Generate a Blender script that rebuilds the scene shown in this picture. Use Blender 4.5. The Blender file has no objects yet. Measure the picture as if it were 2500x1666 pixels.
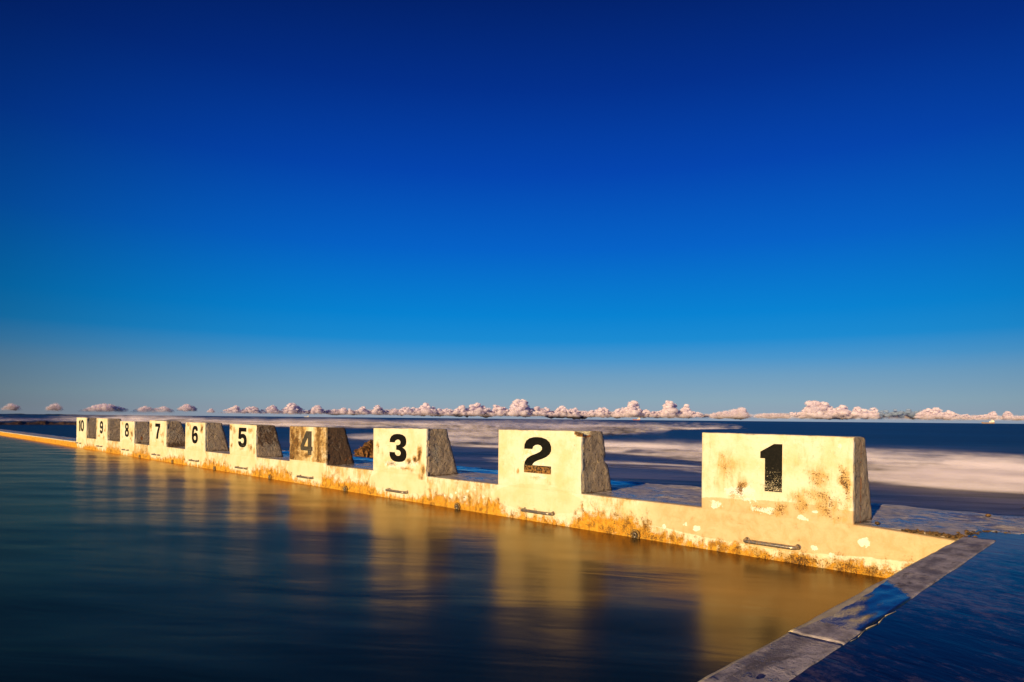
import bpy, bmesh, math, random
import numpy as np
from mathutils import Vector, Matrix, geometry

random.seed(7)
scene = bpy.context.scene
COL = scene.collection
R = math.radians

# ------------------------------------------------------------------ camera
CAM = Vector((1.96255, -3.55958, 0.76228))
YAW, ROLL = 0.786834, 0.0096
cam_data = bpy.data.cameras.new('camera')
cam = bpy.data.objects.new('camera', cam_data)
COL.objects.link(cam)
fwd = Vector((-math.sin(YAW), math.cos(YAW), 0))
rgt = Vector((math.cos(YAW), math.sin(YAW), 0))
upv = Vector((0, 0, 1))
r2 = math.cos(ROLL) * rgt + math.sin(ROLL) * upv
u2 = -math.sin(ROLL) * rgt + math.cos(ROLL) * upv
cam.matrix_world = Matrix(((r2.x, u2.x, -fwd.x, CAM.x), (r2.y, u2.y, -fwd.y, CAM.y),
                           (r2.z, u2.z, -fwd.z, CAM.z), (0, 0, 0, 1)))
cam_data.sensor_width = 36.0
cam_data.lens = 1594.86 / 2500 * 36
cam_data.shift_y = 0.07598            # a level camera with a shifted (keystone corrected) frame
cam_data.clip_start = 0.05
cam_data.clip_end = 120000
scene.camera = cam

# ------------------------------------------------------------------ light
SUN_EL, SUN_AZ = 9.5, 11.0             # low sun behind the camera, shining towards +y and a touch towards -x
sun_data = bpy.data.lights.new('sun', 'SUN')
sun_data.energy = 5.0
sun_data.color = (1.0, 0.72, 0.33)
sun_data.angle = R(0.53)
sun = bpy.data.objects.new('sun', sun_data)
COL.objects.link(sun)
ldir = Vector((-math.sin(R(SUN_AZ)) * math.cos(R(SUN_EL)), math.cos(R(SUN_AZ)) * math.cos(R(SUN_EL)), -math.sin(R(SUN_EL))))
sun.rotation_euler = ldir.to_track_quat('-Z', 'Y').to_euler()
sun.location = (5, -30, 10)

world = bpy.data.worlds.new('World')
scene.world = world
world.use_nodes = True
wt = world.node_tree
wt.nodes.clear()
wo = wt.nodes.new('ShaderNodeOutputWorld')
bg = wt.nodes.new('ShaderNodeBackground')
bg.inputs['Strength'].default_value = 0.80
wt.links.new(bg.outputs[0], wo.inputs[0])
sky = wt.nodes.new('ShaderNodeTexSky')
sky.sky_type = 'NISHITA'
sky.sun_disc = False
sky.sun_elevation = R(SUN_EL)
sky.sun_rotation = R(180 - SUN_AZ)
tc = wt.nodes.new('ShaderNodeTexCoord')
sep = wt.nodes.new('ShaderNodeSeparateXYZ')
wt.links.new(tc.outputs['Generated'], sep.inputs[0])
ramp = wt.nodes.new('ShaderNodeValToRGB')
ramp.color_ramp.interpolation = 'EASE'


def lin(r, g, b):
    f = lambda c: (c / 255 / 12.92) if c / 255 <= 0.04045 else ((c / 255 + 0.055) / 1.055) ** 2.4
    return (f(r), f(g), f(b), 1.0)


# polarised evening sky: sine of the elevation -> colour
STOPS = [(0.0, (154, 168, 186)), (0.012, (150, 168, 184)), (0.03, (142, 172, 190)), (0.066, (112, 163, 200)), (0.09, (74, 154, 210)), (0.118, (24, 143, 216)),
         (0.155, (0, 134, 216)), (0.25, (0, 101, 206)), (0.35, (0, 71, 182)), (0.45, (0, 50, 148)), (0.56, (0, 32, 108)), (0.9, (0, 16, 66))]
els = ramp.color_ramp.elements
while len(els) < len(STOPS):
    els.new(0.5)
for e, (p, c) in zip(els, STOPS):
    e.position = p
for e, (p, c) in zip(els, STOPS):
    e.color = lin(*c)
ramp.color_ramp.interpolation = 'LINEAR'
mx = wt.nodes.new('ShaderNodeMath'); mx.operation = 'MAXIMUM'; mx.inputs[1].default_value = 0.0
wt.links.new(sep.outputs['Z'], mx.inputs[0]); wt.links.new(mx.outputs[0], ramp.inputs[0])
# the sky is clearest opposite the sun and darkens towards the polarised band at right angles to it
AX = Vector((-math.sin(R(37)), math.cos(R(37)), 0.08)).normalized()
dot = wt.nodes.new('ShaderNodeVectorMath'); dot.operation = 'DOT_PRODUCT'
dot.inputs[1].default_value = AX
wt.links.new(tc.outputs['Generated'], dot.inputs[0])
mr = wt.nodes.new('ShaderNodeMapRange'); mr.interpolation_type = 'SMOOTHSTEP'
for i, v in enumerate((0.45, 0.99, 0.20, 1.03)):
    mr.inputs[i + 1].default_value = v
wt.links.new(dot.outputs['Value'], mr.inputs[0])
mr2 = wt.nodes.new('ShaderNodeMapRange'); mr2.interpolation_type = 'SMOOTHSTEP'   # and it brightens again round the sun, behind the camera
for i, v in enumerate((0.15, -0.95, 0.0, 1.1)):
    mr2.inputs[i + 1].default_value = v
wt.links.new(dot.outputs['Value'], mr2.inputs[0])
add = wt.nodes.new('ShaderNodeMath'); add.operation = 'ADD'
wt.links.new(mr.outputs[0], add.inputs[0]); wt.links.new(mr2.outputs[0], add.inputs[1])
mul = wt.nodes.new('ShaderNodeVectorMath'); mul.operation = 'SCALE'
wt.links.new(ramp.outputs[0], mul.inputs[0]); wt.links.new(add.outputs[0], mul.inputs['Scale'])
sc = wt.nodes.new('ShaderNodeVectorMath'); sc.operation = 'SCALE'; sc.inputs['Scale'].default_value = 0.03
wt.links.new(sky.outputs[0], sc.inputs[0])
mixw = wt.nodes.new('ShaderNodeMix'); mixw.data_type = 'RGBA'; mixw.inputs[0].default_value = 0.97
wt.links.new(sc.outputs[0], mixw.inputs[6]); wt.links.new(mul.outputs[0], mixw.inputs[7])
wt.links.new(mixw.outputs[2], bg.inputs[0])

scene.view_settings.view_transform = 'Standard'
scene.view_settings.look = 'None'
scene.view_settings.exposure = 0.22          # exposed for the dim sea: the sunlit paint is close to clipping
scene.view_settings.gamma = 1.0
scene.view_settings.use_curve_mapping = False
scene.render.engine = 'CYCLES'
scene.cycles.max_bounces = 6
scene.cycles.transparent_max_bounces = 48
scene.cycles.caustics_reflective = False
scene.cycles.caustics_refractive = False


# ------------------------------------------------------------------ numpy noise
def _hash(ix, iy, iz, s):
    n = (ix * 374761393 + iy * 668265263 + iz * 2147483647 + s * 974711) & 0xffffffff
    n = ((n ^ (n >> 13)) * 1274126177) & 0xffffffff
    return ((n ^ (n >> 16)) & 0xffff) / 65535.0


def vnoise(p, s=0):
    p = np.asarray(p, float)
    i = np.floor(p).astype(np.int64)
    f = p - i
    f = f * f * (3 - 2 * f)
    out = 0
    for dx in (0, 1):
        for dy in (0, 1):
            for dz in (0, 1):
                w = (f[..., 0] if dx else 1 - f[..., 0]) * (f[..., 1] if dy else 1 - f[..., 1]) * (f[..., 2] if dz else 1 - f[..., 2])
                out = out + w * _hash(i[..., 0] + dx, i[..., 1] + dy, i[..., 2] + dz, s)
    return out


def fbm(p, s=0, o=4):
    p = np.asarray(p, float)
    a, t, v = 0.5, 0.0, 0.0
    for k in range(o):
        v = v + a * vnoise(p * (2 ** k) + 17.3 * k, s + k)
        t += a
        a *= 0.5
    return v / t                       # 0..1


def sstep(a, b, x):
    t = np.clip((x - a) / (b - a), 0, 1)
    return t * t * (3 - 2 * t)


# ------------------------------------------------------------------ object helpers
def tag(o, label=None, cat=None, group=None, kind=None):
    for k, v in (('label', label), ('category', cat), ('group', group), ('kind', kind)):
        if v:
            o[k] = v
    return o


def empty(name, loc=(0, 0, 0)):
    o = bpy.data.objects.new(name, None)
    o.empty_display_size = 0.1
    COL.objects.link(o)
    o.location = loc
    return o


def mesh_obj(name, verts, faces, m, parent=None, smooth=False, attr=None):
    me = bpy.data.meshes.new(name)
    me.from_pydata([tuple(map(float, v)) for v in verts], [], [tuple(map(int, f)) for f in faces])
    if attr is not None:
        a = me.attributes.new('stain', 'FLOAT_COLOR', 'POINT')
        a.data.foreach_set('color', np.ascontiguousarray(attr, dtype=np.float32).ravel())
    if smooth:
        me.polygons.foreach_set('use_smooth', np.ones(len(me.polygons), dtype=bool))
    me.materials.append(m)
    me.update()
    o = bpy.data.objects.new(name, me)
    COL.objects.link(o)
    if parent:
        o.parent = parent
        o.matrix_parent_inverse = Matrix.Translation(-parent.location)   # vertices are written in world coordinates
    return o


def grid_faces(nu, nv, off=0, flip=False):
    i, j = np.meshgrid(np.arange(nu - 1), np.arange(nv - 1), indexing='ij')
    a = (i * nv + j).ravel() + off
    q = np.stack([a, a + nv, a + nv + 1, a + 1], -1)
    return q[:, ::-1] if flip else q


def tube(path, rad, n=10, closed=False):
    path = [Vector(p) for p in path]
    V, F = [], []
    L = len(path)
    for i, p in enumerate(path):
        a = path[(i - 1) % L] if (closed or i) else p
        b = path[(i + 1) % L] if (closed or i < L - 1) else p
        t = (b - a).normalized()
        ref = Vector((0, 0, 1)) if abs(t.z) < 0.9 else Vector((0, 1, 0))
        s = t.cross(ref).normalized()
        u = s.cross(t)
        for k in range(n):
            an = 2 * math.pi * k / n
            V.append(p + (s * math.cos(an) + u * math.sin(an)) * rad)
    for i in range(L if closed else L - 1):
        for k in range(n):
            F.append((i * n + k, i * n + (k + 1) % n, ((i + 1) % L) * n + (k + 1) % n, ((i + 1) % L) * n + k))
    if not closed:
        F.append(tuple(range(n))[::-1]); F.append(tuple(range((L - 1) * n, L * n)))
    return V, F


def box_vf(x0, x1, y0, y1, z0, z1, off=0):
    V = [(x0, y0, z0), (x1, y0, z0), (x1, y1, z0), (x0, y1, z0), (x0, y0, z1), (x1, y0, z1), (x1, y1, z1), (x0, y1, z1)]
    F = [(0, 3, 2, 1), (4, 5, 6, 7), (0, 1, 5, 4), (1, 2, 6, 5), (2, 3, 7, 6), (3, 0, 4, 7)]
    return V, [tuple(i + off for i in f) for f in F]


_ico = {}


def ico(sub):
    if sub not in _ico:
        bm = bmesh.new()
        bmesh.ops.create_icosphere(bm, subdivisions=sub, radius=1)
        _ico[sub] = (np.array([v.co[:] for v in bm.verts]), np.array([[v.index for v in f.verts] for f in bm.faces]))
        bm.free()
    return _ico[sub]


# ------------------------------------------------------------------ material helper
class M:
    def __init__(self, name):
        self.m = bpy.data.materials.new(name)
        self.m.use_nodes = True
        self.t = self.m.node_tree
        self.t.nodes.clear()
        self.out = self.t.nodes.new('ShaderNodeOutputMaterial')

    def n(self, typ, ins=None, **kw):
        nd = self.t.nodes.new('ShaderNode' + typ)
        for k, v in kw.items():
            setattr(nd, k, v)
        for k, v in (ins or {}).items():
            self.set(nd.inputs[k], v)
        return nd

    def set(self, sock, v):
        if isinstance(v, bpy.types.NodeSocket):
            self.t.links.new(v, sock)
        elif isinstance(v, (tuple, list)) and sock.type == 'RGBA' and len(v) == 3:
            sock.default_value = (*v, 1)
        else:
            sock.default_value = v

    def pos(self, scale=(1, 1, 1)):
        g = self.n('NewGeometry').outputs['Position']
        return self.n('VectorMath', {0: g, 1: scale}, operation='MULTIPLY').outputs[0]

    def noise(self, vec, scale, detail=6, rough=0.6, dist=0.0):
        return self.n('TexNoise', {'Vector': vec, 'Scale': scale, 'Detail': detail, 'Roughness': rough, 'Distortion': dist}).outputs[0]

    def voro(self, vec, scale, feature='F1'):
        return self.n('TexVoronoi', {'Vector': vec, 'Scale': scale}, feature=feature).outputs['Distance']

    def math(self, op, a, b=0.0, c=None):
        ins = {0: a, 1: b}
        if c is not None:
            ins[2] = c
        return self.n('Math', ins, operation=op).outputs[0]

    def step(self, x, lo, hi, a=0.0, b=1.0):
        return self.n('MapRange', {0: x, 1: lo, 2: hi, 3: a, 4: b}, interpolation_type='SMOOTHSTEP').outputs[0]

    def mix(self, f, a, b, blend='MIX'):
        nd = self.n('Mix', None, data_type='RGBA', blend_type=blend)
        self.set(nd.inputs[0], f); self.set(nd.inputs[6], a); self.set(nd.inputs[7], b)
        return nd.outputs[2]

    def bump(self, h, strength, dist, normal=None):
        ins = {'Height': h, 'Strength': strength, 'Distance': dist}
        if normal is not None:
            ins['Normal'] = normal
        return self.n('Bump', ins).outputs[0]

    def bsdf(self, **ins):
        return self.n('BsdfPrincipled', {k.replace('_', ' '): v for k, v in ins.items()}).outputs[0]

    def done(self, sh):
        self.t.links.new(sh, self.out.inputs['Surface'])
        return self.m

    def stain(self):
        a = self.n('Attribute', None, attribute_name='stain')
        s = self.n('SeparateColor', {0: a.outputs['Color']})
        return s.outputs[0], s.outputs[1], s.outputs[2], a.outputs['Alpha']


# ------------------------------------------------------------------ materials
def make_paint():
    k = M('weathered_cream_paint')
    al, mo, ba, wh = k.stain()
    p = k.pos()
    n1 = k.noise(p, 5.0, 6, 0.62)
    n15 = k.noise(p, 14.0, 5, 0.62, 0.5)
    n2 = k.noise(p, 34.0, 6, 0.65)
    n3 = k.noise(p, 120.0, 4, 0.7)
    n4 = k.noise(p, 260.0, 3, 0.65)
    nv = k.noise(k.pos((1.0, 1.0, 0.30)), 24.0, 6, 0.68, 0.4)
    na = k.noise(k.pos((1.0, 1.0, 0.62)), 15.0, 7, 0.70, 0.3)
    off = lambda n, a: k.math('MULTIPLY', k.math('SUBTRACT', n, 0.5), a)
    ad = lambda *x: x[0] if len(x) == 1 else k.math('ADD', x[0], ad(*x[1:]))
    c = k.mix(k.step(n1, 0.40, 0.70), (0.84, 0.80, 0.67), (0.78, 0.66, 0.40))
    c = k.mix(k.math('MULTIPLY', k.step(n2, 0.5, 0.75), 0.35), c, (0.70, 0.50, 0.24))
    # newer render: peach under the first block, pale cream under the others
    sx = k.n('SeparateXYZ', {0: p}).outputs[0]
    newr = k.mix(k.step(sx, -0.5, -0.2), k.mix(k.step(n1, 0.4, 0.65), (0.80, 0.73, 0.54), (0.76, 0.64, 0.40)), k.mix(k.step(n15, 0.35, 0.7), (0.72, 0.55, 0.34), (0.64, 0.44, 0.23)))
    c = k.mix(k.step(ad(ba, off(n2, 0.5), off(n15, 0.5)), 0.34, 0.60), c, newr)
    # yellow wash running down round the mould
    mo2 = k.math('MULTIPLY', mo, ad(k.math('MULTIPLY', n15, 1.5), 0.28))
    c = k.mix(k.math('MULTIPLY', k.step(ad(mo2, off(nv, 1.5), off(n1, 0.5)), 0.22, 0.80), 0.9), c, k.mix(k.step(n2, 0.35, 0.65), (0.54, 0.31, 0.075), (0.69, 0.47, 0.18)))
    c = k.mix(k.step(ad(wh, off(n2, 1.2), off(n3, 0.6), off(n15, 1.1)), 0.52, 0.64), c, (0.90, 0.88, 0.82))
    # algae at the waterline
    am = k.step(ad(al, off(na, 1.9), off(n3, 0.8), off(n15, 0.8)), 0.30, 0.66)
    ac = k.mix(k.step(n2, 0.36, 0.62), (0.62, 0.26, 0.008), (0.80, 0.43, 0.035))
    ac = k.mix(k.math('MULTIPLY', k.step(ad(n15, off(nv, 0.9)), 0.50, 0.68), 0.8), ac, (0.34, 0.155, 0.012))
    ac = k.mix(k.step(ad(off(n3, 1.0), off(n15, 0.8)), 0.08, 0.20), ac, (0.16, 0.075, 0.012))
    ac = k.mix(k.step(ad(off(n3, 0.7), off(na, 0.8)), 0.14, 0.22), ac, (0.84, 0.70, 0.44))
    c = k.mix(am, c, ac)
    # brown and black specks of mould in broken clumps
    sp = k.step(ad(k.math('MULTIPLY', mo2, 0.42), k.math('MULTIPLY', n3, 0.75), k.math('MULTIPLY', n2, 0.50), off(n4, 0.55)), 0.90, 1.00)
    c = k.mix(k.math('MULTIPLY', sp, k.step(mo, 0.12, 0.4)), c, k.mix(k.step(n2, 0.4, 0.65), (0.035, 0.018, 0.006), (0.22, 0.095, 0.014)))
    # fine scratches and hairline marks
    sc_ = k.noise(k.pos((1.0, 1.0, 12.0)), 6.0, 6, 0.66)
    c = k.mix(k.math('MULTIPLY', k.step(sc_, 0.63, 0.70), 0.45), c, (0.46, 0.30, 0.13))
    c = k.mix(k.math('MULTIPLY', k.step(n4, 0.66, 0.74), 0.7), c, (0.30, 0.17, 0.06))
    h = ad(k.math('MULTIPLY', n2, 0.7), k.math('MULTIPLY', n3, 0.45), k.math('MULTIPLY', am, k.math('MULTIPLY', n3, 1.1)), k.math('MULTIPLY', n15, 0.5))
    return k.done(k.bsdf(Base_Color=c, Roughness=0.62, Normal=k.bump(h, 0.7, 0.009)))


def make_concrete():
    k = M('rough_grey_concrete')
    al, mo, ba, wh = k.stain()
    p = k.pos()
    n1 = k.noise(p, 6.0, 6, 0.6)
    n2 = k.noise(p, 20.0, 8, 0.64, 0.9)
    n3 = k.noise(p, 95.0, 4, 0.6)
    v = k.voro(p, 38.0)
    pit = k.step(k.math('ADD', v, k.math('MULTIPLY', n2, 0.3)), 0.20, 0.34)
    c = k.mix(k.step(n2, 0.3, 0.7), (0.38, 0.29, 0.21), (0.60, 0.47, 0.34))
    c = k.mix(k.step(n1, 0.5, 0.75), c, (0.40, 0.36, 0.31))
    c = k.mix(k.math('MULTIPLY', k.step(k.math('ADD', mo, k.math('MULTIPLY', k.math('SUBTRACT', n2, 0.5), 1.8)), 0.3, 0.65), 0.85), c,
              k.mix(k.step(n3, 0.4, 0.6), (0.035, 0.018, 0.010), (0.16, 0.06, 0.02)))
    c = k.mix(k.math('MULTIPLY', k.step(k.math('ADD', al, k.math('MULTIPLY', k.math('SUBTRACT', n2, 0.5), 1.2)), 0.4, 0.6), 0.9), c, (0.42, 0.13, 0.02))
    c = k.mix(k.math('SUBTRACT', 1.0, pit), c, (0.06, 0.045, 0.035))
    # cream paint carried round the front corner and over the top
    c = k.mix(k.step(k.math('ADD', wh, k.math('MULTIPLY', k.math('SUBTRACT', n3, 0.5), 0.8)), 0.45, 0.6), c, (0.80, 0.74, 0.58))
    h = k.math('ADD', k.math('MULTIPLY', n2, 1.0), k.math('MULTIPLY', n3, 0.22))
    h = k.math('ADD', h, k.math('MULTIPLY', pit, 0.4))
    return k.done(k.bsdf(Base_Color=c, Roughness=0.8, Normal=k.bump(h, 1.0, 0.032)))


def make_numeral():
    k = M('flaking_black_paint')
    al, mo, ba, wh = k.stain()
    p = k.pos()
    n2 = k.noise(p, 60.0, 6, 0.7)
    n3 = k.noise(p, 190.0, 4, 0.65)
    ns = k.noise(k.pos((1.0, 1.0, 16.0)), 9.0, 5, 0.65)
    wear = k.step(k.math('ADD', k.math('MULTIPLY', wh, 0.42), k.math('ADD', k.math('MULTIPLY', n3, 0.55), k.math('MULTIPLY', ns, 0.45))), 0.76, 0.84)
    c = k.mix(k.step(n2, 0.4, 0.75), (0.004, 0.004, 0.004), (0.014, 0.012, 0.011))
    c = k.mix(k.math('MULTIPLY', k.step(ba, 0.1, 0.8), k.step(n2, 0.25, 0.6)), c, (0.17, 0.15, 0.13))
    c = k.mix(k.step(k.math('ADD', mo, k.math('MULTIPLY', k.math('SUBTRACT', n2, 0.5), 1.2)), 0.4, 0.6), c, (0.34, 0.17, 0.05))
    c = k.mix(wear, c, (0.72, 0.63, 0.45))
    return k.done(k.bsdf(Base_Color=c, Roughness=0.6, Specular_IOR_Level=0.15, Normal=k.bump(n3, 0.3, 0.003)))


def make_pool_water():
    k = M('still_pool_water')
    g = k.n('NewGeometry').outputs['Position']
    rot = k.n('VectorRotate', {'Vector': g, 'Angle': -0.62}, rotation_type='Z_AXIS').outputs[0]
    st = k.n('VectorMath', {0: rot, 1: (0.30, 1.0, 1.0)}, operation='MULTIPLY').outputs[0]
    a = k.noise(st, 2.2, 3, 0.5, 0.8)
    b = k.noise(st, 10.0, 3, 0.5, 0.5)
    big = k.noise(g, 0.6, 3, 0.5)
    h = k.math('ADD', k.math('MULTIPLY', a, 1.0), k.math('MULTIPLY', b, 0.16))
    nb = k.bump(h, 1.0, 0.0075)
    c = k.mix(k.step(big, 0.35, 0.7), (0.0008, 0.006, 0.010), (0.001, 0.014, 0.019))
    gl = k.n('BsdfGlossy', {'Color': (0.95, 0.75, 0.42, 1), 'Roughness': 0.25, 'Normal': nb}).outputs[0]
    df = k.n('BsdfDiffuse', {'Color': c}).outputs[0]
    fr = k.n('Fresnel', {'IOR': 1.34}).outputs[0]
    return k.done(k.n('MixShader', {0: fr, 1: df, 2: gl}).outputs[0])


def make_shelf_water():
    k = M('rippled_shallow_water')
    g = k.n('NewGeometry').outputs['Position']
    rot = k.n('VectorRotate', {'Vector': g, 'Angle': 0.35}, rotation_type='Z_AXIS').outputs[0]
    st = k.n('VectorMath', {0: rot, 1: (0.42, 1.0, 1.0)}, operation='MULTIPLY').outputs[0]
    a = k.noise(st, 8.0, 4, 0.55, 1.0)
    b = k.noise(st, 46.0, 4, 0.6, 0.3)
    big = k.noise(k.n('VectorMath', {0: rot, 1: (0.7, 1.0, 1.0)}, operation='MULTIPLY').outputs[0], 26.0, 7, 0.78, 0.2)
    h = k.math('ADD', a, k.math('MULTIPLY', b, 0.30))
    nb = k.bump(h, 0.5, 0.0035)
    c = k.mix(k.step(k.math('ADD', big, k.math('MULTIPLY', k.math('SUBTRACT', k.noise(g, 1.1, 3, 0.5), 0.5), 0.9)), 0.48, 0.74), (0.003, 0.006, 0.013), (0.15, 0.105, 0.095))
    gl = k.n('BsdfGlossy', {'Color': (0.42, 0.74, 0.74, 1), 'Roughness': 0.14, 'Normal': nb}).outputs[0]
    df = k.n('BsdfDiffuse', {'Color': c}).outputs[0]
    fr = k.n('Fresnel', {'IOR': 1.25, 'Normal': nb}).outputs[0]
    return k.done(k.n('MixShader', {0: fr, 1: df, 2: gl}).outputs[0])


def make_coping():
    k = M('damp_coping_concrete')
    rim, wet, ba, wh = k.stain()
    p = k.pos()
    n1 = k.noise(k.pos((1.0, 0.45, 1.0)), 16.0, 6, 0.66)
    n2 = k.noise(p, 55.0, 6, 0.7)
    n3 = k.noise(p, 170.0, 4, 0.6)
    w = k.step(k.math('ADD', wet, k.math('MULTIPLY', k.math('SUBTRACT', n2, 0.5), 0.9)), 0.42, 0.58)
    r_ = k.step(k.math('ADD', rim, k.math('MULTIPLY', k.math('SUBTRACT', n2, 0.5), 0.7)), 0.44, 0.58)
    c = k.mix(k.step(n1, 0.34, 0.66), (0.20, 0.175, 0.21), (0.62, 0.55, 0.60))
    c = k.mix(k.step(k.noise(k.pos((2.2, 0.6, 1.0)), 5.0, 6, 0.7, 0.6), 0.54, 0.66), c, (0.13, 0.105, 0.11))
    c = k.mix(k.step(n2, 0.56, 0.74), c, (0.17, 0.13, 0.13))
    c = k.mix(w, c, (0.012, 0.016, 0.022))
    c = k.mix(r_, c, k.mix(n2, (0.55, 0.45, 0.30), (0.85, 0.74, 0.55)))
    ro = k.math('SUBTRACT', 0.62, k.math('MULTIPLY', w, 0.56))
    ro = k.n('Mix', {0: r_, 2: ro, 3: 0.8}).outputs[0]
    h = k.math('ADD', n2, k.math('MULTIPLY', n3, 0.4))
    st = k.math('SUBTRACT', 0.8, k.math('MULTIPLY', w, 0.72))
    return k.done(k.bsdf(Base_Color=c, Roughness=ro, Normal=k.bump(h, st, 0.010)))


def make_deck():
    k = M('wet_rock_deck')
    p = k.pos()
    ps = k.pos((0.55, 1.0, 1.0))
    n1 = k.noise(ps, 2.6, 5, 0.6)
    n2 = k.noise(ps, 26.0, 7, 0.7)
    n3 = k.noise(p, 110.0, 4, 0.65)
    w = k.step(k.math('ADD', n1, k.math('MULTIPLY', k.math('SUBTRACT', n2, 0.5), 0.8)), 0.36, 0.52, 1.0, 0.0)
    c = k.mix(k.step(n2, 0.35, 0.68), (0.34, 0.31, 0.33), (0.74, 0.66, 0.64))
    c = k.mix(k.step(n3, 0.58, 0.72), c, (0.66, 0.44, 0.26))
    sp = k.n('SeparateXYZ', {0: p})
    pud = k.math('MULTIPLY', k.step(k.math('ADD', sp.outputs[1], k.math('MULTIPLY', k.math('SUBTRACT', n1, 0.5), 0.5)), 0.70, 0.76), k.step(sp.outputs[0], -0.9, -1.25))
    pud = k.math('MULTIPLY', pud, k.step(sp.outputs[1], 0.96, 1.0, 1.0, 0.0))
    w = k.math('MAXIMUM', w, pud)
    c = k.mix(k.math('MULTIPLY', w, 0.75), c, (0.06, 0.07, 0.08))
    c = k.mix(pud, c, (0.03, 0.05, 0.06))
    ro = k.math('SUBTRACT', 0.42, k.math('MULTIPLY', w, 0.30))
    st = k.math('MULTIPLY', k.math('SUBTRACT', 1.0, k.math('MULTIPLY', w, 0.80)), k.math('SUBTRACT', 1.0, k.math('MULTIPLY', pud, 0.8)))
    h = k.math('ADD', n2, k.math('MULTIPLY', n3, 0.4))
    return k.done(k.bsdf(Base_Color=c, Roughness=ro, Normal=k.bump(h, st, 0.020)))


def make_sea():
    k = M('ocean_water')
    fo, near, c_, d_ = k.stain()
    g = k.n('NewGeometry').outputs['Position']
    rot = k.n('VectorRotate', {'Vector': g, 'Angle': -0.55}, rotation_type='Z_AXIS').outputs[0]
    st = k.n('VectorMath', {0: rot, 1: (0.25, 1.0, 1.0)}, operation='MULTIPLY').outputs[0]
    big = k.noise(st, 0.035, 5, 0.6)
    mid = k.noise(st, 0.30, 5, 0.6, 0.4)
    fine = k.noise(st, 1.6, 5, 0.62, 0.6)
    far = k.noise(st, 0.006, 4, 0.6)
    t = k.math('ADD', k.math('MULTIPLY', big, 0.5), k.math('MULTIPLY', mid, 0.5))
    wc = k.mix(k.step(t, 0.36, 0.66), (0.0010, 0.006, 0.032), (0.004, 0.050, 0.105))
    wc = k.mix(k.step(far, 0.40, 0.65), wc, (0.001, 0.010, 0.045))
    nb = k.bump(k.math('ADD', mid, k.math('MULTIPLY', fine, 0.25)), 0.8, 0.25)
        # wind-blown spray smeared by the long exposure
    fn = k.math('ADD', k.math('MULTIPLY', mid, 0.55), k.math('MULTIPLY', fine, 0.45))
    sk = k.noise(k.n('VectorMath', {0: rot, 1: (0.10, 1.0, 1.0)}, operation='MULTIPLY').outputs[0], 0.55, 6, 0.66, 0.8)
    fn = k.math('ADD', k.math('MULTIPLY', fn, 0.5), k.math('MULTIPLY', sk, 0.5))
    fm = k.step(k.math('ADD', k.math('MULTIPLY', fo, 0.9), k.math('MULTIPLY', k.math('SUBTRACT', fn, 0.5), 1.7)), 0.02, 1.0)
    fm = k.math('MULTIPLY', fm, k.step(fo, 0.02, 0.35))
    nm = k.math('MULTIPLY', near, k.step(fn, 0.42, 0.60))
    wc = k.mix(k.math('MULTIPLY', nm, 0.8), wc, (0.24, 0.22, 0.33))
    fm = k.math('MINIMUM', fm, 1.0)
    water = k.bsdf(Base_Color=wc, Roughness=0.42, IOR=1.33, Specular_IOR_Level=0.25, Normal=nb)
    foam = k.bsdf(Base_Color=(0.60, 0.58, 0.92), Roughness=0.9, Specular_IOR_Level=0.0)
    return k.done(k.n('MixShader', {0: fm, 1: water, 2: foam}).outputs[0])


def make_cloud(name, dens, col=(0.90, 0.80, 0.98, 1)):
    k = M(name)
    p = k.pos()
    n = k.noise(p, 0.008, 5, 0.6)
    n2 = k.noise(p, 0.03, 5, 0.6)
    lw = k.n('LayerWeight', {0: 0.5}).outputs['Facing']
    edge = k.step(k.math('ADD', lw, k.math('MULTIPLY', k.math('SUBTRACT', n2, 0.5), 0.9)), 0.06, 0.78, 1.0, 0.0)
    a = k.math('MULTIPLY', edge, k.step(n, 0.32, 0.62, dens * 0.35, dens))
    a = k.math('MULTIPLY', a, k.step(k.n('SeparateXYZ', {0: p}).outputs[2], 15.0, 120.0))
    d = k.n('BsdfDiffuse', {'Color': col, 'Normal': k.bump(n2, 0.4, 12.0)}).outputs[0]
    d = k.n('MixShader', {0: 0.15, 1: d, 2: k.n('BsdfTranslucent', {'Color': (0.8, 0.72, 1.0, 1)}).outputs[0]}).outputs[0]
    tr = k.n('BsdfTransparent').outputs[0]
    return k.done(k.n('MixShader', {0: a, 1: tr, 2: d}).outputs[0])


def make_spray():
    k = M('drifting_surf_spray')
    p = k.pos()
    n = k.noise(k.n('VectorMath', {0: k.n('VectorRotate', {'Vector': p, 'Angle': -0.35}, rotation_type='Z_AXIS').outputs[0], 1: (0.13, 1.0, 3.0)}, operation='MULTIPLY').outputs[0], 1.2, 6, 0.66)
    lw = k.n('LayerWeight', {0: 0.5}).outputs['Facing']
    a = k.math('MULTIPLY', k.step(lw, 0.05, 0.95, 1.0, 0.0), k.step(n, 0.40, 0.70, 0.0, 0.19))
    d = k.n('BsdfDiffuse', {'Color': (0.84, 0.77, 0.98, 1)}).outputs[0]
    return k.done(k.n('MixShader', {0: a, 1: k.n('BsdfTransparent').outputs[0], 2: d}).outputs[0])


def make_rock(name='brown_reef_rock', a=(0.020, 0.010, 0.005), b=(0.34, 0.15, 0.04), sc_=9.0):
    k = M(name)
    p = k.pos()
    n = k.noise(p, sc_, 7, 0.68)
    n2 = k.noise(p, sc_ * 5, 4, 0.7)
    c = k.mix(k.step(n, 0.36, 0.66), a, b)
    return k.done(k.bsdf(Base_Color=c, Roughness=0.6, Normal=k.bump(k.math('ADD', n, k.math('MULTIPLY', n2, 0.3)), 1.0, 0.4 / sc_)))


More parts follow.
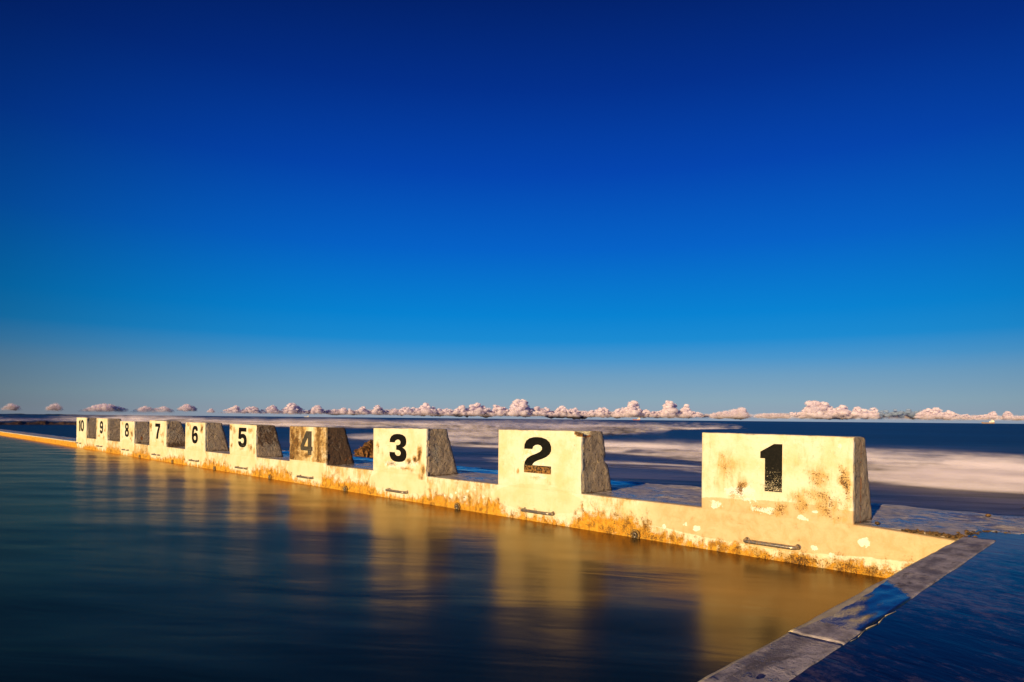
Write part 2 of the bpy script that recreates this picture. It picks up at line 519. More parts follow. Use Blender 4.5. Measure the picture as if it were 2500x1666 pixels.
def make_plain(name, col, rough=0.6, metal=0.0, ns=40.0, amt=0.35):
    k = M(name)
    n = k.noise(k.pos(), ns, 5, 0.65)
    c = k.mix(k.step(n, 0.35, 0.7), tuple(x * (1 - amt) for x in col), col)
    return k.done(k.bsdf(Base_Color=c, Roughness=rough, Metallic=metal, Normal=k.bump(n, 0.3, 0.1 / ns)))


def make_steel():
    k = M('corroded_steel')
    p = k.pos()
    n = k.noise(p, 70.0, 5, 0.7)
    n2 = k.noise(p, 210.0, 3, 0.6)
    f = k.step(n, 0.46, 0.62)
    c = k.mix(f, (0.46, 0.42, 0.38), (0.22, 0.12, 0.055))
    return k.done(k.bsdf(Base_Color=c, Roughness=k.step(f, 0, 1, 0.3, 0.75), Metallic=k.step(f, 0, 1, 0.85, 0.1), Normal=k.bump(n2, 0.4, 0.003)))


PAINT, CONC, NUM = make_paint(), make_concrete(), make_numeral()
POOLW, SHELFW, COPM, DECKM, SEAM = make_pool_water(), make_shelf_water(), make_coping(), make_deck(), make_sea()
ROCK, STEEL = make_rock(), make_steel()
FARROCK = make_rock('dark_far_reef', (0.020, 0.012, 0.008), (0.16, 0.085, 0.04), 0.8)
SHELL = make_rock('dark_mussel_crust', (0.010, 0.007, 0.005), (0.24, 0.13, 0.045), 60.0)
HULL_RED = make_plain('red_hull_paint', (0.40, 0.10, 0.06), 0.5, 0, 0.2)
HULL_DARK = make_plain('dark_hull_paint', (0.20, 0.09, 0.07), 0.5, 0, 0.2)
SHIP_WHITE = make_plain('white_ship_paint', (0.80, 0.76, 0.70), 0.5, 0, 0.2, 0.15)
SHIP_GLASS = make_plain('dark_bridge_glass', (0.03, 0.03, 0.04), 0.2, 0, 0.2)
ALGAL = make_rock('algae_covered_fitting', (0.10, 0.05, 0.015), (0.46, 0.28, 0.07), 60.0)
DARKHOLE = make_plain('socket_hole_shade', (0.13, 0.085, 0.045), 0.8)  # shade inside the socket, put into a dark brown colour
HILLM = make_plain('hazy_far_hills', (0.03, 0.045, 0.06), 0.9, 0, 0.002)
GLINTM = make_plain('pale_glint_line', (0.75, 0.62, 0.46), 0.8, 0, 60.0, 0.15)  # sun glint on ripples, put into a pale gold colour

# ------------------------------------------------------------------ block survey (x of the left edge, width, top left z, top right z)
BX = [0.0, -1.758, -3.530, -5.293, -7.050, -8.767, -10.531, -12.349, -14.147, -15.950]
BR = [0.843, -0.921, -2.684, -4.452, -6.212, -7.956, -9.662, -11.439, -13.287, -15.034]
ZT = [(0.692, 0.687), (0.677, 0.682), (0.659, 0.667), (0.652, 0.650), (0.659, 0.652), (0.662, 0.663), (0.678, 0.670), (0.646, 0.647), (0.692, 0.690), (0.698, 0.697)]
LIP = 0.243
DEP_T = [0.20, 0.253, 0.243, 0.238, 0.255, 0.25, 0.25, 0.25, 0.25, 0.25]
DEP_B = [0.336, 0.381, 0.388, 0.37, 0.377, 0.375, 0.375, 0.375, 0.375, 0.375]

# stains: block -> list of (u, v, ru, rv, strength); u across the face, v from the lip up
MOULD = {
    0: [(.17, .62, .07, .22, .60), (.22, .50, .08, .2, .5), (.32, .30, .035, .16, .95), (.27, .22, .06, .1, .7), (.57, .12, .05, .08, .8), (.70, .18, .10, .12, .62),
        (.79, .52, .09, .17, .66), (.85, .20, .09, .18, .72), (.80, .30, .12, .12, .55), (.94, .50, .03, .18, .9), (.95, .30, .04, .2, .55), (.9, .05, .08, .08, .7), (.45, .1, .1, .05, .6)],
    1: [(.22, .38, .03, .22, .30), (.06, .35, .05, .06, .35), (.50, .20, .08, .05, .55), (.27, .33, .025, .05, 1.0), (.62, .11, .04, .08, .4), (.80, .9, .1, .08, .25), (.93, .72, .03, .12, .3), (.05, .95, .1, .06, .3)],
    2: [(.90, .50, .045, .22, 1.0), (.83, .38, .06, .10, 1.0), (.70, .30, .07, .10, .9), (.95, .18, .05, .14, .9), (.42, .33, .06, .08, .8), (.12, .60, .05, .14, .75), (.10, .42, .04, .09, .5), (.2, .45, .03, .2, .5),
        (.38, .17, .15, .05, .85), (.65, .14, .2, .05, .75), (.93, .02, .06, .1, .8), (.16, .93, .04, .1, .35)],
    3: [(.10, .72, .07, .22, .95), (.06, .45, .06, .2, .7), (.22, .85, .05, .12, .5), (.83, .86, .1, .14, 1.0), (.92, .60, .06, .3, .75), (.72, .6, .07, .3, .6), (.85, .25, .12, .18, .9), (.50, .20, .14, .09, .95), (.2, .4, .08, .2, .5), (.95, .12, .05, .14, .8)],
    4: [(.08, .88, .06, .1, .85), (.20, .8, .07, .14, .7), (.12, .62, .07, .2, .5), (.82, .84, .1, .1, .75), (.9, .55, .06, .2, .5), (.06, .30, .05, .10, .8), (.8, .28, .1, .15, .75), (.45, .22, .12, .05, .6), (.93, .2, .04, .1, .8)],
    5: [(.15, .92, .07, .08, .85), (.26, .82, .04, .12, .8), (.85, .78, .07, .17, 1.0), (.82, .92, .06, .06, .7), (.2, .6, .06, .2, .4), (.3, .2, .1, .04, .5), (.75, .45, .08, .2, .4)],
    6: [(.08, .76, .06, .10, 1.0), (.1, .65, .05, .08, .8), (.75, .42, .04, .06, .9), (.85, .45, .05, .15, .7), (.78, .2, .08, .06, .8), (.83, .12, .04, .1, .9), (.2, .5, .06, .2, .4), (.5, .22, .1, .04, .4)],
    7: [(.15, .86, .07, .1, .75), (.1, .55, .06, .15, .6), (.85, .42, .06, .16, 1.0), (.7, .64, .04, .08, .6), (.92, .7, .05, .2, .5), (.75, .2, .05, .06, .9), (.83, .1, .04, .09, .9), (.2, .28, .08, .06, .6)],
    8: [(.85, .6, .06, .2, .7), (.8, .45, .08, .14, .8), (.08, .85, .06, .12, .6), (.06, .55, .05, .12, .7), (.25, .15, .12, .04, .8), (.72, .1, .05, .08, .9), (.15, .2, .05, .1, .5)],
    9: [(.2, .9, .08, .06, .3), (.9, .1, .05, .05, .4), (.5, .12, .1, .08, .35)],
}
WHITE = {
    0: [(.47, .62, .16, .5, .45), (.28, .20, .14, .07, .9), (.10, .10, .08, .06, .7), (.42, .1, .12, .05, .7), (.9, .86, .08, .1, .45), (.70, .02, .03, .02, .9), (.78, .07, .02, .02, .9)],
    1: [(.48, .6, .23, .6, .65), (.60, .22, .05, .05, .8)],
    2: [(.5, .62, .42, .5, .45), (.55, .20, .42, .12, .8), (.8, .26, .12, .08, .7)],
    3: [(.35, .7, .1, .3, .45), (.25, .5, .05, .4, .4)],
    4: [(.5, .6, .25, .5, .5), (.15, .4, .12, .2, .3)],
    5: [(.5, .6, .25, .5, .45), (.75, .4, .08, .3, .3)],
    6: [(.45, .55, .28, .5, .5), (.4, .15, .3, .1, .5)],
    7: [(.45, .6, .25, .5, .5), (.35, .3, .25, .12, .6)],
    8: [(.5, .6, .25, .55, .55), (.4, .25, .3, .1, .4)],
    9: [(.5, .6, .5, .7, .5)],
}
# patch of newer render low on the wall under each block: (peak offset from block left, half width, peak z, crispness)
PATCH = [(.48, 1.00, .345), (.42, .46, .30), (.42, .46, .30), (.40, .44, .33), (.40, .46, .335), (.40, .46, .32), (.42, .48, .35), (.42, .48, .32), (.42, .46, .30), (.42, .46, .25)]


def blobs(lst, u, v):
    o = np.zeros_like(u)
    P = np.stack([u * 3, v * 3, 0 * u + len(lst)], -1)
    u = u + 0.13 * (fbm(P, 201, 4) - 0.5) + 0.06 * (fbm(P * 4, 202, 3) - 0.5)
    v = v + 0.20 * (fbm(P + 9, 203, 4) - 0.5) + 0.08 * (fbm(P * 4, 204, 3) - 0.5)
    for (a, b, ra, rb, s) in lst:
        o = np.maximum(o, s * np.exp(-(((u - a) / ra) ** 2 + ((v - b) / rb) ** 2) * 0.8))
    return o


def face_stain(x, z):
    """low-frequency stain masks of the painted face: algae, mould, newer render, bare white"""
    x = np.asarray(x, float); z = np.asarray(z, float)
    P = np.stack([x, 0 * x, z], -1)
    n = fbm(P * 2.2, 3); nf = fbm(P * 9, 9)
    al = np.clip(1.18 - (z + 0.02) / (0.11 + 0.13 * n), -0.4, 1.1)
    mo = np.zeros_like(x); ba = np.zeros_like(x); wh = np.zeros_like(x)
    for k in range(10):
        w = BR[k] - BX[k]
        u = (x - BX[k]) / w
        v = (z - LIP) / (ZT[k][0] - LIP)
        sel = (u > -0.05) & (u < 1.05) & (v > -0.1)
        mo = np.where(sel, np.maximum(mo, blobs(MOULD[k], u, v)), mo)
        wh = np.where(sel, np.maximum(wh, blobs(WHITE[k], u, v)), wh)
        po, hw, pz = PATCH[k]
        dx = (x - BX[k] - po) / hw
        top = pz - 0.10 * dx ** 2 + 0.03 * (n - 0.5) + 0.02 * (nf - .5)
        low = 0.055 + 0.05 * (n - 0.5) + 0.03 * np.abs(dx)
        inside = sstep(0.0, 0.03, top - z) * sstep(0.0, 0.03, z - low) * sstep(1.12, 0.85, np.abs(dx + 0.2 * (nf - 0.5)))
        ba = np.maximum(ba, inside)
        al = np.where(np.abs(dx) < 1.0, al - 0.50 * sstep(1.0, 0.6, np.abs(dx)) * (0.3 + n), al)
    # scrapes knocked out of the lip between the second and third block, and a few loners
    for (a, b, ra, rb) in [(-2.62, .10, .012, .022), (-2.42, .095, .018, .022), (-2.33, .10, .030, .030), (-2.27, .135, .02, .02), (-2.15, .10, .03, .026), (-2.12, .16, .03, .014),
                           (-1.93, .13, .024, .022), (-1.92, .09, .014, .02), (-1.84, .125, .012, .012), (-1.84, .10, .012, .024), (-1.79, .07, .02, .012), (-2.03, .18, .02, .01), (-2.55, .19, .02, .01),
                           (-.10, .13, .020, .014), (-.02, .115, .030, .022), (.66, .095, .03, .018), (.90, .16, .035, .03), (.74, .075, .02, .012), (-.25, .10, .02, .02)]:
        wh = np.maximum(wh, 1.0 * np.exp(-(((x - a) / ra) ** 2 + ((z - b) / rb) ** 2)))
    al = np.where(x > 0.8, al + 0.12 * sstep(.8, 1.0, x), al)
    # drips under the lip
    mo = np.maximum(mo, 0.38 * fbm(P * 3.1, 61, 4) * ((x > -0.02) & (x < 0.86) & (z > LIP)))
    mo = np.maximum(mo, 0.42 * fbm(P * 3.1, 62, 4) * ((x < -6) & (x > -15) & (z > LIP + .1)))
    mo = np.maximum(mo, 1.25 * fbm(P * np.array([5., 1, 2.]), 63, 4) * ((x < -4.4) & (x > -5.4) & (z > LIP + .02)))
    inblk = np.zeros(x.shape, bool)
    for k in range(10):
        inblk |= (x > BX[k] - .01) & (x < BR[k] + .01)
    gap = ~inblk & (z < LIP + 0.001)
    mo = np.maximum(mo, gap * (1 - np.clip(ba, 0, 1)) * 0.85 * fbm(P * 2.6, 33))
    mo = np.maximum(mo, 0.45 * sstep(0.04, 0.0, LIP - z) * gap * sstep(0.45, 0.7, fbm(P * 3, 21)))
    # shaggy growth right at the waterline near the corner
    mo = np.maximum(mo, 0.75 * sstep(0.085, 0.03, z) * sstep(-0.2, 0.5, x) * (0.4 + nf))
    return np.stack([np.clip(al, 0, 1), np.clip(mo, 0, 1), np.clip(ba, 0, 1), np.clip(wh, 0, 1)], -1)


# ================================================================== THE SETTING
# ---- sea: a polar sheet out to the horizon
O2 = np.array([1.96, -3.56])
az = np.concatenate([np.linspace(-180, -22, 40), np.linspace(-20, 100, 430), np.linspace(104, 180, 20)])
inv = np.concatenate([np.linspace(1 / 3.0, 1 / 9.0, 40), np.linspace(1 / 9.2, 1 / 2000.0, 330), 1 / np.array([4000., 9000., 25000., 80000.])])
rr = 1 / inv
A, RR = np.meshgrid(np.radians(az), rr, indexing='ij')
SX = O2[0] - np.sin(A) * RR
SY = O2[1] + np.cos(A) * RR
FOAM = {
    'near': ([(36.64, 26.53, 40.08), (33.09, 25.29, 41.27), (28.89, 22.71, 41.41), (22.87, 19.11, 42.04), (16.21, 17.27, 42.31), (11.61, 16.18, 42.03), (6.96, 16.24, 36.79), (0.86, 15.38, 34.76), (-15., 14.5, 33.)], 1.0, 0.30),
    'far': ([(62.5, 88., 125.), (59.49, 83.08, 131.95), (58.58, 83.55, 208.01), (53.98, 74.64, 402.42), (50.59, 63.19, 333.61), (46.32, 44.9, 258.72), (43.27, 48.76, 253.24), (39.69, 52.43, 187.75), (36.16, 65.33, 149.99), (32.7, 86.55, 125.66), (30., 95, 120.)], 1.15, 0.30),
    'line': ([(92, 130., 240.), (87.36, 133.53, 244.91), (83.17, 141.06, 274.15), (78.76, 146.91, 267.17), (73.13, 135.07, 219.28), (68.77, 111.46, 172.1), (64.1, 105.2, 160.2), (58.58, 90.31, 133.46), (55.73, 85.21, 110.84)], 1.0, 0.25),
    'second': ([(56., 38., 52.), (50.6, 34., 47.), (46., 30., 42.), (43, 29., 40.), (39, 29., 36.)], 0.85, 0.35),
    'thin': ([(44., 20., 23.5), (40., 19.5, 23.), (30., 18.5, 21.), (24., 15.5, 17.5)], 0.35, 0.5),
}
adeg = np.degrees(A)
foam = np.zeros_like(A)
lift = np.zeros_like(A)
dr = np.gradient(rr)[None, :] + 0 * A
wob = fbm(np.stack([SX * 0.10, SY * 0.10, 0 * SX], -1), 31)
wob2 = fbm(np.stack([adeg * 0.28, 30 / RR * 8, 0 * SX], -1), 41)
for key, (pts, amp, pk) in FOAM.items():
    pts = sorted(pts)
    a_ = np.array([q[0] for q in pts])
    lo = 1 / np.interp(adeg, a_, [q[1] for q in pts])
    hi = 1 / np.interp(adeg, a_, [q[2] for q in pts])
    span = lo - hi
    t = (lo - 1 / RR) / span + 0.12 * (wob2 - 0.5)
    prof = np.where(t < pk, sstep(-0.14, pk * 0.8, t), 1 - 0.78 * sstep(pk, 1.25, t)) * sstep(1.45, 0.8, t)
    fade = sstep(a_[0] - 0.01, a_[0] + 3.5, adeg) * sstep(a_[-1] + 0.01, a_[-1] - 2.5, adeg)
    foam = np.maximum(foam, 0.30 * amp * prof * fade * (0.62 + 0.6 * wob2))
    run = np.maximum(0.9, 2.2 * dr)
    rl = 1 / lo + 0.25 * (wob2 - .5) * run
    hgt = np.clip(0.010 * rl, 0.15, 0.6) * amp * (0.45 + 1.1 * wob2)
    hgt = hgt * (0.35 + 0.55 * fbm(np.stack([SX * 0.35, SY * 0.35, 0 * SX], -1), 44, 4))
    lift = np.maximum(lift, hgt * fade * sstep(-0.1, 1.0, (RR - rl) / run) * np.exp(-np.maximum(RR - rl - run, 0) / (6 * run)))
near = sstep(60, 9, RR) * 1.0
SZ = -0.6 + lift
V = np.stack([SX, SY, SZ], -1).reshape(-1, 3)
att = np.stack([np.clip(foam, 0, 1), near, 0 * near, 0 * near + 1], -1).reshape(-1, 4)
F = grid_faces(len(az), len(rr), flip=False)
o = mesh_obj('sea', V, F, SEAM, smooth=True, attr=att)
if o.data.polygons[5000].normal.z < 0:
    o.data.flip_normals()
o['kind'] = 'structure'

# ---- surf spray: drifts of fine mist over the broken waves, stretched along the crests by the wind
SPRAY = make_spray()
v0, f0 = ico(2)
rs = random.Random(5)
SV, SF = [], []
SPRAY_N = {'near': (330, 0.16, 2.6), 'far': (300, 0.38, 9.0), 'line': (230, 0.42, 12.0), 'second': (70, 0.14, 4.0), 'thin': (50, 0.05, 2.0)}
for key, (cnt, hh, ll) in SPRAY_N.items():
    pts = sorted(FOAM[key][0])
    a_ = [q[0] for q in pts]
    for _ in range(cnt):
        a = rs.uniform(a_[0], a_[-1])
        lo = np.interp(a, a_, [q[1] for q in pts]); hi = np.interp(a, a_, [q[2] for q in pts])
        t = min(abs(rs.gauss(0.0, 0.16)) + 0.02, 0.95) if rs.random() < .62 else 0.85 * rs.random() ** 1.4
        r_ = 1 / ((1 - t) / lo + t / hi)
        a2 = a + 0.5
        lo2 = np.interp(a2, a_, [q[1] for q in pts]); hi2 = np.interp(a2, a_, [q[2] for q in pts]); r2_ = 1 / ((1 - t) / lo2 + t / hi2)
        c = np.array([O2[0] - math.sin(R(a)) * r_, O2[1] + math.cos(R(a)) * r_, 0])
        e = np.array([O2[0] - math.sin(R(a2)) * r2_, O2[1] + math.cos(R(a2)) * r2_, 0])
        ax = (e - c) / np.linalg.norm(e - c); nx_ = np.array([-ax[1], ax[0], 0])
        sc_l = r_ / lo
        L = ll * rs.uniform(.4, 1.3) * sc_l; W = 0.25 * L * rs.uniform(.6, 1.2); H = hh * rs.uniform(.35, 1.25) * sc_l ** .5 * (1.15 - .6 * t)
        if rs.random() < 0.28:
            H *= 2.3; L *= 1.3
        SV.append(c + v0[:, :1] * L * ax + v0[:, 1:2] * W * nx_ + v0[:, 2:3] * H * np.array([0, 0, 1.0]) + np.array([0, 0, -0.6 + H * .5]))
        SF.append(f0 + len(SF) * len(v0))
o = mesh_obj('surf_spray', np.concatenate(SV), np.concatenate(SF), SPRAY, smooth=True)
tag(o, 'pinkish white drifts of surf spray smeared over the breaking waves', 'spray', kind='stuff')

# ---- pool water
pa = np.radians(np.linspace(-8, 112, 420))
pr_ = np.exp(np.linspace(math.log(0.7), math.log(62), 460))
A_, Rp = np.meshgrid(pa, pr_, indexing='ij')
PX = np.clip(O2[0] - np.sin(A_) * Rp, -60, 1.40)
PY = np.clip(O2[1] + np.cos(A_) * Rp, -40, 0.03)
cc, ss = math.cos(-0.62), math.sin(-0.62)
WX, WY = PX * cc - PY * ss, PX * ss + PY * cc
PZ = 0.020 * (fbm(np.stack([WX * 0.55, WY * 1.3, 0 * WX], -1), 300, 2) - 0.5) + 0.009 * (fbm(np.stack([WX * 1.6, WY * 3.6, 0 * WX], -1), 310, 2) - 0.5)
PZ *= 0.8 + 1.5 * sstep(-4, -15, PX)
PZ *= sstep(-0.02, -0.6, PY) * 0.9 + 0.1
o = mesh_obj('pool_water', np.stack([PX, PY, PZ], -1).reshape(-1, 3), grid_faces(420, 460, flip=False), POOLW, smooth=True)
if o.data.polygons[30000].normal.z < 0:
    o.data.flip_normals()
o['kind'] = 'structure'
V = [(-60, -40, -0.12), (1.40, -40, -0.12), (1.40, 0.03, -0.12), (-60, 0.03, -0.12)]
o = mesh_obj('pool_floor', V, [(0, 1, 2, 3)], ROCK); o['kind'] = 'structure'


# ---- pool wall: the painted face under the blocks, with its lip
def lip_z(x):
    z = np.full_like(x, LIP)
    z = np.where(x > 0.86, LIP - 0.020 * ((x - 0.86) / 0.44) ** 1.3 * 1.0, z)
    z = z + 0.004 * (fbm(np.stack([x * 3, 0 * x, 0 * x], -1), 5) - 0.5)
    return z


xs = np.concatenate([np.linspace(-15.955, -5.4, 420), np.linspace(-5.38, 1.312, 400)])
rows = np.concatenate([np.linspace(-0.35, -0.03, 3), np.linspace(-0.01, 1.0, 18)])
lz = lip_z(xs)
X = np.repeat(xs[:, None], len(rows) + 3, 1)
Z = np.zeros_like(X); Y = np.zeros_like(X)
for j, r_ in enumerate(rows):
    Z[:, j] = np.where(r_ < 0, r_, r_ * (lz - 0.006))
Z[:, -3] = lz - 0.0015; Y[:, -3] = 0.0025
Z[:, -2] = lz; Y[:, -2] = 0.008
Z[:, -1] = lz; Y[:, -1] = 0.055
ST = face_stain(X, Z)
rel = 0.006 * (ST[..., 2] * fbm(np.stack([X, Y, Z], -1) * 6, 8)) + 0.010 * ST[..., 0] * (fbm(np.stack([X, Y, Z], -1) * 22, 12) - 0.3) + 0.003 * (fbm(np.stack([X, Y, Z], -1) * 5, 2) - 0.5)
rel[:, -3:] *= 0.0
Y = Y - rel * (Z < LIP - 0.012)
V = np.stack([X, Y, Z], -1).reshape(-1, 3)
o = mesh_obj('pool_wall', V, grid_faces(len(xs), len(rows) + 3), PAINT, smooth=True, attr=ST.reshape(-1, 4))
o['kind'] = 'structure'
o['label'] = 'cream painted pool wall stained with orange algae at the waterline'
# lower stretch beyond the last block
xs2 = np.linspace(-60, -15.955, 400)
zt2 = 0.128 + 0.005 * (fbm(np.stack([xs2 * 1.2, 0 * xs2, 0 * xs2], -1), 6) - 0.5)
rows2 = [-0.3, -0.01, 0.02, 0.05, 0.08, 0.1]
X = np.repeat(xs2[:, None], 8, 1); Y = np.zeros_like(X); Z = np.zeros_like(X)
for j, r_ in enumerate(rows2):
    Z[:, j] = r_
Z[:, 6] = zt2; Z[:, 7] = zt2; Y[:, 6] = 0.004; Y[:, 7] = 0.055
ST = face_stain(X, Z)
ST[..., 0] = np.clip(ST[..., 0] + 0.55 * (Z < 0.11), 0, 1); ST[..., 1] *= 0.3; ST[:, 6:, 0] = 0
low = mesh_obj('lower_wall', np.stack([X, Y, Z], -1).reshape(-1, 3), grid_faces(len(xs2), 8), PAINT, smooth=True, attr=ST.reshape(-1, 4))
low['kind'] = 'structure'


# ---- deck of wet rock and concrete behind the blocks
def deck(name, gx, gy, zf, keep=None, skirt=1.2):
    X, Y = np.meshgrid(gx, gy, indexing='ij')
    YY = Y.copy()
    YY[:, -1] += 0.10 * (fbm(np.stack([gx * 2.2, 0 * gx, 0 * gx], -1), 15, 5) - 0.5)
    Z = zf(X, YY)
    V = np.stack([X, YY, Z], -1).reshape(-1, 3)
    F = grid_faces(len(gx), len(gy))
    if keep is not None:
        c = V[F].mean(1)
        F = F[keep(c[:, 0], c[:, 1])]
    bm = bmesh.new()
    vs = [bm.verts.new(v) for v in V]
    for f in F:
        bm.faces.new([vs[i] for i in f])
    loose = [v for v in bm.verts if not v.link_faces]
    bmesh.ops.delete(bm, geom=loose, context='VERTS')
    bd = [e for e in bm.edges if e.is_boundary]
    ex = bmesh.ops.extrude_edge_only(bm, edges=bd)['geom']
    for v in ex:
        if isinstance(v, bmesh.types.BMVert):
            v.co.z -= skirt
    bmesh.ops.recalc_face_normals(bm, faces=bm.faces)
    me = bpy.data.meshes.new(name)
    bm.to_mesh(me); bm.free()
    if me.polygons[0].normal.z < 0:
        me.flip_normals()
    me.materials.append(DECKM)
    me.polygons.foreach_set('use_smooth', np.array([abs(p.normal.z) > 0.5 for p in me.polygons]))
    o = bpy.data.objects.new(name, me)
    COL.objects.link(o)
    o['kind'] = 'structure'
    return o


def deck_z(X, Y):
    P = np.stack([X, Y, 0 * X], -1)
    r = 0.030 * (fbm(P * np.array([5.0, 9.0, 1]), 50, 5) - 0.42)
    edge = sstep(0.05, 0.35, Y)
    return 0.238 + np.maximum(r, -0.002) * edge + 0.02 * sstep(0.75, 1.05, Y) * (fbm(P * 8, 55, 4) - 0.2)


gx = np.concatenate([np.linspace(-15.95, -4.0, 300), np.linspace(-3.96, 3.4, 300), np.linspace(3.5, 14, 60)])
gy = np.concatenate([[0.05, 0.07], np.linspace(0.10, 1.04, 40)])
deck('deck', gx, gy, deck_z, keep=lambda x, y: (x < 1.30) | ((x < 1.49) & (y > 0.30 - 0.5 * np.abs(x - 1.36))) & (y > 0.28) | (y > 0.35))
gx2 = np.linspace(-60, -15.96, 420)
gy2 = np.concatenate([[0.05], np.linspace(0.08, 0.66, 16)])
deck('lower_deck', gx2, gy2, lambda X, Y: 0.116 + 0.035 * np.maximum(fbm(np.stack([X * 2.2, Y * 8, 0 * X], -1), 60, 5) - 0.45, -0.02) * sstep(0.05, 0.2, Y))

# ---- shallow water lying on the shelf at the right, and the shelf under it
gx = np.concatenate([np.linspace(1.315, 3.4, 150), np.linspace(3.5, 14, 30)])
gy = np.concatenate([np.linspace(-14, -3.2, 40), np.linspace(-3.15, 0.36, 220)])
X, Y = np.meshgrid(gx, gy, indexing='ij')
c_, s_ = math.cos(0.35), math.sin(0.35)
Q = np.stack([(X * c_ - Y * s_) * 2.2, (X * s_ + Y * c_) * 9.0, 0 * X], -1)
Z = 0.2432 + 0.0016 * (fbm(Q, 70, 3) - 0.5)
o = mesh_obj('shelf_water', np.stack([X, Y, Z], -1).reshape(-1, 3), grid_faces(len(gx), len(gy)), SHELFW, smooth=True)
o['kind'] = 'structure'
V, F = box_vf(1.44, 14, -14, 0.42, -0.9, 0.15)
o = mesh_obj('shelf_rock', V, F, DECKM); o['kind'] = 'structure'

# ---- coping between the pool and the shelf: slabs laid end to end
cop = empty('pool_coping', (1.37, -1.0, 0.245)); cop['kind'] = 'structure'
cop['label'] = 'narrow concrete coping with a worn pale pool edge'


def coping_slab(y0, y1, ztop, tilt=0.0):
    xs = np.concatenate([[1.3045, 1.305, 1.306, 1.308], np.linspace(1.312, 1.431, 22), [1.434, 1.436]])
    n = max(12, int((y1 - y0) / 0.016))
    ys = np.linspace(y0 + 0.0012, y1 - 0.0012, n)
    prof = np.array([-0.40, -0.020, -0.008, -0.002] + [0.0] * 22 + [-0.004, -0.40])
    X = np.repeat(xs[None, :], n + 2, 0)
    ysx = np.concatenate([[ys[0]], ys, [ys[-1]]])
    Y = np.repeat(ysx[:, None], len(xs), 1)
    P = np.stack([X, Y, 0 * X], -1)
    Z = ztop + np.repeat(prof[None, :], n + 2, 0) + 0.007 * (fbm(P * np.array([26, 12, 1]), 80, 5) - 0.5)
    Z = Z + tilt * (Y - y0)
    X = X + 0.006 * (fbm(np.stack([0 * Y, Y * 2.2, 0 * Y], -1), 83, 4) - 0.5) * (1 - (X - 1.31) / .126)
    X = X + (0.004 + 0.008 * (y1 < -1)) * (fbm(np.stack([0 * Y, Y * 9.2, 0 * Y], -1), 84, 4) - 0.5) * ((X - 1.31) / .126) ** 3
    Z[0, :] = -0.15; Z[-1, :] = -0.15
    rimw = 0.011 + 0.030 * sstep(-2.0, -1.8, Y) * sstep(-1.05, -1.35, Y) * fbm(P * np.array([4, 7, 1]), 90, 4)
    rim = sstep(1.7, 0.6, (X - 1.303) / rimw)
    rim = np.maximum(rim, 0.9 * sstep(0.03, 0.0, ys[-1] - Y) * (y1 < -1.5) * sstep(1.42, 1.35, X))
    wet = np.maximum(sstep(-1.90, -1.72, Y) * sstep(-1.12, -1.40, Y + 1.6 * (X - 1.37)), 0.42 * sstep(-1.95, -2.05, Y))
    wet = np.maximum(wet, 0.40 * sstep(-0.05, 0.0, Y))
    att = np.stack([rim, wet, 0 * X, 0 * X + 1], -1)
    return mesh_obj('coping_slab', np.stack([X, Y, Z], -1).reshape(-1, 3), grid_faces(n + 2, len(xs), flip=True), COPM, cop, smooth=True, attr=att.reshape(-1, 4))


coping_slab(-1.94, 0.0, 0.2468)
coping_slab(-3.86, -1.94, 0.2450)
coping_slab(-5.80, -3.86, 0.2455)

# ---- distant hills low on the horizon at the far left
hv, hf = [], []
aa = np.linspace(78.5, 96, 120)
for i, a in enumerate(aa):
    d = 15000.0
    h = 2.0 + 45 * max(0, fbm(np.array([[a * 1.9, 3.3, 0.0]]), 77, 4)[0] - 0.42) * (1.0 if a > 81 else max(0.0, (a - 78.5) / 2.5))
    x, y = O2[0] - math.sin(R(a)) * d, O2[1] + math.cos(R(a)) * d
    x2, y2 = O2[0] - math.sin(R(a)) * (d + 900), O2[1] + math.cos(R(a)) * (d + 900)
    hv += [(x, y, -3), ((x + x2) / 2, (y + y2) / 2, h + 0.0), (x2, y2, -3)]
for i in range(len(aa) - 1):
    for j in (0, 1):
        hf.append((i * 3 + j, i * 3 + j + 1, i * 3 + 4 + j, i * 3 + 3 + j))
o = mesh_obj('hills', hv, hf, HILLM, smooth=True); o['kind'] = 'structure'

# ================================================================== STARTING BLOCKS
# numerals as outlines in a unit box (x right, y up): outer contour, then holes
def ell(cx, cy, rx, ry, a0=0, a1=360, n=28, p=2.3):
    out = []
    for i in range(n + (0 if a1 - a0 == 360 else 1)):
        t = R(a0 + (a1 - a0) * i / n)
        c, s = math.cos(t), math.sin(t)
        out.append((cx + rx * math.copysign(abs(c) ** (2 / p), c), cy + ry * math.copysign(abs(s) ** (2 / p), s)))
    return out


